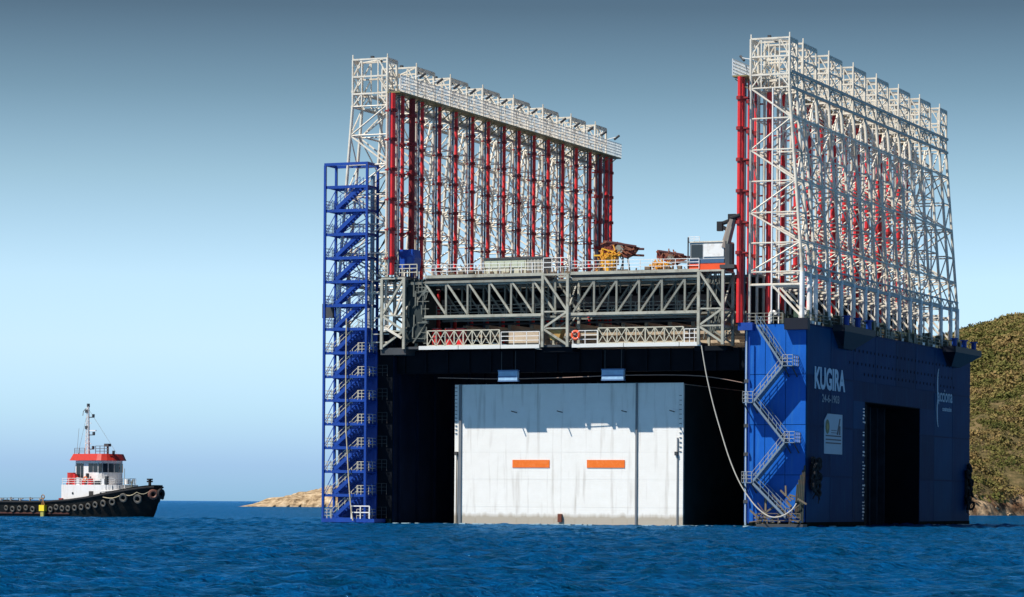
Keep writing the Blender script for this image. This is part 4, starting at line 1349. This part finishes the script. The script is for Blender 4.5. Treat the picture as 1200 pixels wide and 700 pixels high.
# control cabin
t = dthing('control_cabin', 'white control cabin with an orange red band at the right end of the deck', 'cabin', (-12.7, -1.2, 26.9))
MB().box(.1, 4.0, 0, 2.6, .9, 3.1).build('body', mat('cabin_grey', (.45, .47, .47), rust=.3), t)
MB().box(0, 4.1, -.12, -.01, .12, .86).build('red_band', mat('orange_red', (.80, .09, .02)), t)
MB().box(0, 4.1, 0, 2.7, .1, .88).build('base', mat('maroon_base', (.16, .02, .015)), t)
MB().box(.25, 1.5, -.06, -.01, 1.5, 2.9).build('window', glass_d, t)
MB().box(1.65, 3.9, -.08, -.01, 1.6, 2.95).build('white_panel', white_st, t)
MB().box(.1, 3.95, -.1, -.01, .95, 1.35).build('blue_stripe', mat('slate_blue', (.05, .11, .2)), t)
MB().bar((-.05, -.15, .1), (-.05, -.15, 3.7), .12).bar((4.15, -.15, .1), (4.15, -.15, 3.2), .1).build('corner_post', dark_st, t)
MB().box(0, 4.1, -.1, 2.7, 3.12, 3.25).build('roof', cream, t)
MB().rail((0, -.1, 3.25), (1.2, -.1, 3.25), .5, .6, .04).build('roof_rail', white_st, t)
# dark crane arm leaning toward the masts
t = dthing('folded_crane', 'dark folded hydraulic crane beside the white control cabin', 'crane', (-8.3, -.9, 27.2))
MB().tube((0, 0, 0), (0, 0, 2.6), .55, 10).box(-.8, .8, -.8, .8, 0, .4).build('pedestal', dark_st, t)
MB().tube((-.5, 0, 2.2), (.35, 0, 5.2), .5, 8, .4).build('lower_boom', mat('brown_grey_paint', (.24, .20, .17)), t)
MB().tube((.35, 0, 5.15), (-1.0, 0, 4.75), .26, 8, .2).tube((.2, -.2, 5.3), (1.2, -.2, 5.6), .22, 8).build('upper_boom', black_rub, t)
MB().box(-1.35, -.75, -.25, .25, 4.0, 5.0).box(-.1, .75, -.3, .3, 5.0, 5.75).tube((-.75, 0, 4.4), (-.2, 0, 4.1), .2, 6).build('hook_block', black_rub, t)
MB().tube((-.1, -.45, 2.6), (.35, -.4, 4.4), .09, 6).build('ram', grey_st, t)

# ================================================================== TUG
AT = R(35)
TP = Vector((-50.0, 419.4, 0))
MT = Matrix.Translation(TP) @ Matrix.Rotation(-AT, 4, 'Z')
tug = tag(empty('tugboat', TP, -AT), 'black hulled tugboat with white deckhouse, red roof and tyre fenders', 'tugboat')
ST = [(-31, 2.2, 1.8, 2.35), (-30, 3.3, 2.9, 2.3), (-27, 3.9, 3.6, 2.2), (-22, 4.1, 3.9, 2.2), (-16, 4.15, 4.0, 2.25), (-12, 4.1, 3.9, 2.5), (-9, 4.0, 3.6, 2.85),
      (-6.5, 3.75, 3.1, 3.3), (-4, 3.3, 2.3, 3.75), (-2, 2.75, 1.45, 4.1), (-.8, 2.25, .75, 4.3), (.2, 1.6, .12, 4.45), (1.0, .9, .06, 4.5), (1.5, .15, .03, 4.5)]


def hull_at(x):
    for a, b in zip(ST[:-1], ST[1:]):
        if a[0] <= x <= b[0]:
            t = (x - a[0]) / (b[0] - a[0])
            return [a[i] + (b[i] - a[i]) * t for i in range(4)]
    return list(ST[-1])


def hull_y(x, z):
    _, bd_, bw, zd = hull_at(x)
    t = max(0, min(1, z / zd))
    return bw + (bd_ - bw) * t ** .8


def section(x, bd_, bw, zd):
    prof = []
    x_ = min(x, 0) if False else x
    for t in (-.35, 0, .25, .5, .75, 1):
        z = zd * t
        if x > 0 and t < 1:      # raked stem: lower points pulled aft
            xx = min(x, .05 + 1.5 * max(0, t) ** 1.2)
        else:
            xx = x
        prof.append((xx, -(bw + (bd_ - bw) * max(0, t) ** .8) if t > 0 else -bw, z))
    return prof


vs = []; fs = []
for s_ in ST:
    pr = section(*s_)
    x, bd_, bw, zd = s_
    inn = [(x, -max(bd_ - .15, .02), zd), (x, -max(bd_ - .15, .02), zd - .9)]
    half = pr + inn
    vs += half + [(p[0], -p[1], p[2]) for p in half[::-1]]
k = 16
for i in range(len(ST) - 1):
    for j in range(k - 1):
        fs.append((i * k + j, (i + 1) * k + j, (i + 1) * k + j + 1, i * k + j + 1))
fs.append(tuple(range(k))[::-1])
fs.append(tuple(range((len(ST) - 1) * k, len(ST) * k)))
th = MB().raw(vs, fs).build('hull', tug_hull_m, tug)
recalc(th)
# rubbing strakes and red boot line
d = MB(); d2 = MB()
for sgn in (-1, 1):
    for a, b in zip(ST[1:-2], ST[2:-1]):
        ya, yb = hull_y(a[0], a[3] * .93) + .08, hull_y(b[0], b[3] * .93) + .08
        d.tube((a[0], sgn * ya, a[3] * .93), (b[0], sgn * yb, b[3] * .93), .14, 6)
        if b[0] < -10:
            d2.tube((a[0], sgn * (hull_y(a[0], .45) + .02), .42), (b[0], sgn * (hull_y(b[0], .45) + .02), .42), .13, 6)
d.build('rubbing_strake', black_rub, th)
d2.build('boot_stripe', tan_m, th)
# tyre fenders, each one a part
for i, (x, z, r_) in enumerate([(-24.2, 1.15, .4), (-22.9, 1.0, .45), (-21.5, 1.1, .42), (-20.2, 1.2, .42), (-18.9, 1.0, .45), (-15.4, 1.0, .45), (-14.3, 1.3, .45), (-13.2, 1.15, .45), (-12.1, 1.15, .45), (-10.9, 1.25, .46), (-9.7, 1.35, .46), (-8.5, 1.5, .48), (-7.3, 1.7, .48), (-6.0, 1.9, .52), (-4.6, 2.1, .52),
                         (-2.9, 2.7, .66), (-1.0, 2.55, .68)]):
    for sgn in (-1, 1):
        y = hull_y(x, z) + .2
        n_ = Vector((.25 if x > -5 else 0, sgn, -.15)).normalized()
        MB().torus((x, sgn * y, z), n_, r_ * .72, r_ * .28, 14, 6).build('tyre_fender', tyre_m, tug)
for (x, y, z, ax) in ((.9, -.95, 3.2, (1, -.9, 0)), (1.45, .0, 3.3, (1, 0, 0)), (.9, .95, 3.2, (1, .9, 0))):
    MB().torus((x, y, z), ax, .5, .26, 14, 7).build('tyre_fender', mat('reddish_tyre', (.16, .07, .05)) if y < -.5 else black_rub, tug)
# fender chain along the bow
d = MB()
for a, b in ((-6.0, -2.9), (-2.9, -1.0), (-1.0, .5)):
    pts = []
    for t in range(7):
        x = a + (b - a) * t / 6
        z = hull_at(x)[3] * .82 - .35 * math.sin(math.pi * t / 6)
        pts.append((x, -(hull_y(x, z) + .12), z))
    d.path(pts, .06, 5)
d.build('fender_rope', pipe_m, tug)
# main deck
dk = MB()
vs = []; fs = []
for s_ in ST[:-1]:
    x, bd_, bw, zd = s_
    vs += [(x, -bd_ + .16, zd - .85), (x, bd_ - .16, zd - .85)]
for i in range(len(ST) - 2):
    fs.append((2 * i, 2 * i + 2, 2 * i + 3, 2 * i + 1))
dk.raw(vs, fs).build('deck', mat('tug_deck_green', (.05, .07, .05)), th)


def house(name, x0, x1, xf, hw_, z0, z1, m, parent, slope=0.):
    """deckhouse: square aft, rounded front reaching xf on the centreline"""
    pts = [(x0, -hw_)]
    for k in range(9):
        a = -math.pi / 2 + math.pi * k / 8
        pts.append((x1 + (xf - x1) * math.cos(a), hw_ * math.sin(a)))
    pts.append((x0, hw_))
    return MB().prism(pts, 'z', z0, z1).build(name, m, parent)


hs = house('deckhouse', -14.4, -6.9, -3.9, 3.15, 1.7, 4.5, tug_white, tug)
MB().box(-9.1, -8.3, -3.2, -3.155, 1.9, 3.6).build('door', mat('dark_door', (.04, .035, .03)), hs)
for x in (-12.2, -6.9):
    MB().tube((x, -3.2, 3.3), (x, -3.13, 3.3), .17, 10).build('porthole', glass_d, hs)
for a in (-1.15, -.85, -.55, -.2, .2, .55):
    x, y = -7.0 + 2.7 * math.cos(a), 3.15 * math.sin(a)
    nx, ny = math.cos(a), math.sin(a)
    MB().tube((x - nx * .02, y - ny * .02, 3.55), (x + nx * .05, y + ny * .05, 3.55), .2, 10).build('porthole', glass_d, hs)
MB().box(-14.6, -14.0, -3.5, -2.9, 1.9, 2.6).build('red_valve_box', mat('dull_red', (.3, .03, .02)), hs)
MB().rail((-14.3, -3.05, 4.5), (-7.0, -3.05, 4.5), .9, 1.2, .035).build('railing', white_st, hs)
d = MB()
pr = None
for k in range(9):
    a = -math.pi / 2 + math.pi * k / 8
    p = (-7.0 + 2.6 * math.cos(a), 3.05 * math.sin(a), 4.5)
    if pr:
        d.rail(pr, p, .9, 1.2, .035)
    pr = p
d.build('railing', white_st, hs)
# bridge (wheelhouse)
wh_dx = -1.3
wh = house('wheelhouse', -11.2, -6.9, -5.5, 2.3, 4.5, 7.9, tug_white, tug)
for a, b in ((-11.0, -10.3), (-10.2, -9.7)):
    MB().box(a, b, -2.35, -2.31, 5.4, 7.5).build('door', glass_d, wh)
for a, b in ((-8.7, -7.9), (-7.8, -7.0)):
    MB().box(a, b, -2.35, -2.31, 6.3, 7.5).build('window', glass_d, wh)
for k in range(7):
    a0, a1 = -math.pi / 2 + math.pi * (k + .1) / 7, -math.pi / 2 + math.pi * (k + .9) / 7
    q = [(-6.9 + 1.46 * math.cos(a), 2.36 * math.sin(a)) for a in (a0, a1)]
    q2 = [(-6.9 + 1.3 * math.cos(a), 2.2 * math.sin(a)) for a in (a1, a0)]
    MB().prism(q + q2, 'z', 6.25, 7.5).build('window', glass_d, wh)
MB().box(-8.3, -8.0, -2.34, -2.31, 6.9, 7.2).build('nameboard', dark_st, wh)
# red roof with sloping eaves
def ring(x0, x1, xf, hw_):
    pts = [(x0, -hw_)]
    for k in range(9):
        a = -math.pi / 2 + math.pi * k / 8
        pts.append((x1 + (xf - x1) * math.cos(a), hw_ * math.sin(a)))
    pts.append((x0, hw_))
    return pts
lo, hi = ring(-11.9, -6.8, -4.95, 2.8), ring(-11.5, -6.9, -5.4, 2.45)
kk = len(lo)
MB().raw([(x, y, 7.92) for x, y in lo] + [(x, y, 8.85) for x, y in hi], [(i, (i + 1) % kk, kk + (i + 1) % kk, kk + i) for i in range(kk)] + [tuple(range(kk))[::-1], tuple(range(kk, 2 * kk))]).build('roof', tug_red, wh)
MB().rail((-11.5, -2.2, 8.85), (-9.6, -2.2, 8.85), .8, .9, .04).rail((-7.6, -2.1, 8.85), (-5.6, -1.6, 8.85), 1.1, .8, .05).build('railing', mat('tug_rail_dark', (.12, .1, .1)), wh)
MB().tube((-7.0, -.3, 8.85), (-7.0, -.3, 9.9), .12, 6).box(-7.4, -6.6, -.6, 0, 9.9, 10.3).build('searchlight', dark_st, wh)
MB().tube((-5.4, -.8, 8.85), (-5.4, -.8, 9.3), .2, 8).build('horn', dark_st, wh)
for o_ in [wh] + list(wh.children):
    if o_.parent == wh: continue
    o_.location.x += wh_dx
# upper side: equipment and red liferaft / fire monitor
rd = MB().tube((-13.2, -2.0, 4.6), (-13.2, -2.0, 6.2), .85, 12).box(-13.9, -12.4, -2.7, -1.3, 4.5, 4.8)
rd.build('funnel', tug_red, tug)
MB().tube((-12.6, -1.6, 6.1), (-12.6, -1.6, 9.0), .06, 5).tube((-13.2, -1.6, 8.6), (-12.6, -1.6, 8.4), .05, 5).build('exhaust_pipe', dark_st, tug)
MB().rail((-12.2, -2.9, 4.5), (-11.5, -2.9, 4.5), 1.2, .4, .05).build('ladder', tug_red, tug)
MB().torus((-10.0, -2.95, 5.3), (0, 1, 0), .32, .1, 12, 6).build('lifebuoy', orange, tug)
# mast
ms = MB()
mx0 = -12.3
for dx, dy in ((-.28, -.28), (.28, -.28), (0, .3)):
    ms.tube((mx0 + dx, dy, 8.8), (mx0 + dx * .4, dy * .4, 15.6), .09, 5, .06)
for k in range(11):
    z = 9.0 + k * .6; f_ = 1 - .055 * k
    ms.tube((mx0 - .28 * f_, -.28 * f_, z), (mx0 + .28 * f_, -.28 * f_, z + .6), .04, 4).tube((mx0 + .28 * f_, -.28 * f_, z), (mx0, .3 * f_, z + .6), .04, 4)
mo = ms.build('mast', tug_white, tug)
for z, x, w in ((14.0, .2, .9), (11.5, .2, 1.0), (9.5, .2, .9)):
    MB().box(mx0 + x, mx0 + x + w, -.12, .12, z, z + .12).box(mx0 + x + w - .25, mx0 + x + w, -.15, .15, z + .12, z + .5).build('lamp_arm', dark_st, mo)
for z in (12.4, 14.7):
    MB().box(mx0 - .35, mx0 + .05, -.3, -.05, z, z + .45).build('navigation_light', dark_st, mo)
MB().box(mx0 - .15, mx0 + .15, -.15, .15, 15.5, 16.0).build('masthead_light', dark_st, mo)
MB().path([(mx0, 0, 15.2), (mx0 - .5, 0, 15.3), (mx0 - .95, 0, 14.9), (mx0 - 1.05, 0, 14.3)], .05, 5).build('cable_loop', grey_st, mo)
MB().tube((mx0 - 1.4, -.8, 8.85), (mx0 - 1.2, -.6, 12.5), .025, 4).build('whip_aerial', grey_st, mo)
for z in (10.3, 13.2):
    MB().box(mx0 - .6, mx0 + .6, -.04, .04, z, z + .08).build('crosstree', tug_white, mo)
MB().box(mx0 + .25, mx0 + 1.5, -.1, .1, 12.1, 12.25).build('radar_scanner', tug_white, mo)
MB().path([(mx0, 0, 15.3), (-6.9, 0, 9.0)], .02, 4).build('stay_wire', grey_st, mo)
MB().path([(mx0, 0, 15.3), (-15.5, 0, 4.6)], .02, 4).build('stay_wire', grey_st, mo)
for (x, z, w_, h_, m_) in ((-12.3, 4.5, .35, 1.5, red_st), (-9.6, 4.5, .7, .9, red_st), (-9.9, 4.5, .25, 1.6, dark_st), (-6.3, 4.5, .35, 1.2, dark_st),(-11.7, 4.5, .6, 1.0, tug_white), (-10.7, 4.5, .5, .7, red_st), (-8.2, 4.5, .8, .55, dark_st), (-7.0, 4.5, .6, .8, tug_white)):
    MB().box(x, x + w_, -3.0, -2.55, z, z + h_).build('deck_locker', m_, tug)
for a in (-1.3, -1.0, -.7, -.4, 0, .4):
    x, y = -6.9 + 3.0 * math.cos(a), 3.16 * math.sin(a)
    MB().box(x - .04, x + .04, y - .04, y + .04, 1.9, 4.5).build('fender_post', tug_white, hs)
MB().path([(-6.9 + 3.3 * math.cos(-1.5 + k * .3), 3.4 * math.sin(-1.5 + k * .3), 3.55 + .08 * k) for k in range(6)], .1, 6).build('bulwark_cap', tug_white, tug)
# foredeck gear
MB().tube((-2.6, -.6, 3.1), (-2.6, .8, 3.1), .5, 12).box(-3.2, -2.0, -1, 1.1, 2.9, 3.4).build('anchor_winch', mat('winch_grey', (.2, .2, .2)), tug)
MB().tube((-.6, 0, 3.6), (-.6, 0, 5.3), .22, 8).tube((-1.1, 0, 5.0), (-.1, 0, 5.0), .12, 6).box(-.9, -.3, -.3, .3, 5.2, 5.4).build('tow_bitt', black_rub, tug)
MB().tube((-4.6, -.8, 3.4), (-4.6, -.8, 6.8), .04, 4).tube((-3.7, -.6, 3.2), (-3.2, -.6, 5.3), .1, 6).tube((-3.4, -.2, 3.2), (-3.9, -.2, 5.0), .1, 6).build('foredeck_mast', grey_st, tug)
MB().tube((-4.3, -.6, 4.6), (-4.3, -.6, 5.3), .35, 10).build('vent', tug_white, tug)
# bollards and low gear on the aft deck
for i in range(6):
    x = -18.5 - i * 1.9
    MB().tube((x, -3.2, 1.4), (x, -3.2, 2.55 + .15 * (i % 2)), .16, 8).tube((x, -3.2, 2.5), (x + .5, -3.2, 2.5), .1, 6).build('deck_bollard', mat('worn_white', (.4, .4, .4), rust=.6), tug)
MB().rail((-29, -3.6, 2.2), (-17.5, -3.9, 2.25), .35, 2.2, .05, 1).build('bulwark_rail', dark_st, tug)
# yellow float hanging from the side
yt = MT @ Vector((-16.7, -4.45, 0))
t = tag(empty('marker_float', yt, -AT), 'small yellow marker float lashed alongside the black tug hull', 'float')
MB().box(-.5, .5, -.3, .25, .75, 1.6).build('float_body', mat('bright_yellow', (.80, .62, .03)), t)
MB().box(-.3, .3, -.2, .15, -.2, .73).build('float_base', mat('dirty_yellow', (.35, .33, .08)), t)
MB().tube((0, 0, 1.6), (0, 0, 2.7), .06, 5).tube((-.3, 0, 1.6), (0, 0, 2.4), .06, 5).tube((.3, 0, 1.6), (0, 0, 2.4), .06, 5).torus((0, 0, 2.75), (0, 1, 0), .3, .07, 10, 5).build('float_frame', mat('float_brown', (.3, .15, .06)), t)


# ------------------------------------------------------------------ pieces that do not touch become parts of their own
def explode(o):
    me = o.data
    nv = len(me.vertices)
    if nv > 6000 or me.users > 1:
        return
    p = list(range(nv))
    def f(a):
        while p[a] != a:
            p[a] = p[p[a]]; a = p[a]
        return a
    for e in me.edges:
        a, b = f(e.vertices[0]), f(e.vertices[1])
        if a != b: p[a] = b
    g = {}
    for i, v in enumerate(me.vertices):
        g.setdefault(f(i), []).append(v.co)
    keys = list(g)
    if len(keys) < 2 or len(keys) > 700: return
    arr = np.array([[min(c[k] for c in g[q]) - .02 for k in range(3)] + [max(c[k] for c in g[q]) + .02 for k in range(3)] for q in keys])
    cl = list(range(len(keys)))
    def h_(a):
        while cl[a] != a: a = cl[a]
        return a
    for i in range(1, len(keys)):
        hit = np.all(arr[i, :3] <= arr[:i, 3:], axis=1) & np.all(arr[:i, :3] <= arr[i, 3:], axis=1)
        for j in np.nonzero(hit)[0]:
            a, b = h_(i), h_(int(j))
            if a != b: cl[a] = b
    ids = {}
    comp = {q: ids.setdefault(h_(i), len(ids)) for i, q in enumerate(keys)}
    if len(ids) < 2: return
    vc = [comp[f(i)] for i in range(nv)]
    co = [tuple(v.co) for v in me.vertices]
    polys = [tuple(q.vertices) for q in me.polygons]
    m = me.materials[0] if me.materials else None
    kids = len(o.children) > 0
    deep = o.parent is not None and o.parent.parent is not None
    for c in range(len(ids)):
        mp = {}; vs = []; fs = []
        for q in polys:
            if vc[q[0]] != c: continue
            for i in q:
                if i not in mp:
                    mp[i] = len(vs); vs.append(co[i])
            fs.append(tuple(mp[i] for i in q))
        nm = bpy.data.meshes.new(me.name); nm.from_pydata(vs, [], fs)
        if m: nm.materials.append(m)
        if c == 0:
            o.data = nm
        else:
            q = bpy.data.objects.new(o.name.split('.')[0], nm); C.objects.link(q)
            q.parent = o if (kids and not deep) else o.parent
            q.location = (0, 0, 0) if q.parent == o else o.location


bpy.context.view_layer.update()
for o in list(bpy.data.objects):
    if o.type == 'MESH' and o.parent and o.get('kind') != 'stuff' and o.name.split('.')[0] not in ('mooring_rope',):
        explode(o)
bpy.context.view_layer.update()
print('objects', len(bpy.data.objects), 'tris', sum(len(o.data.polygons) for o in bpy.data.objects if o.type == 'MESH'))
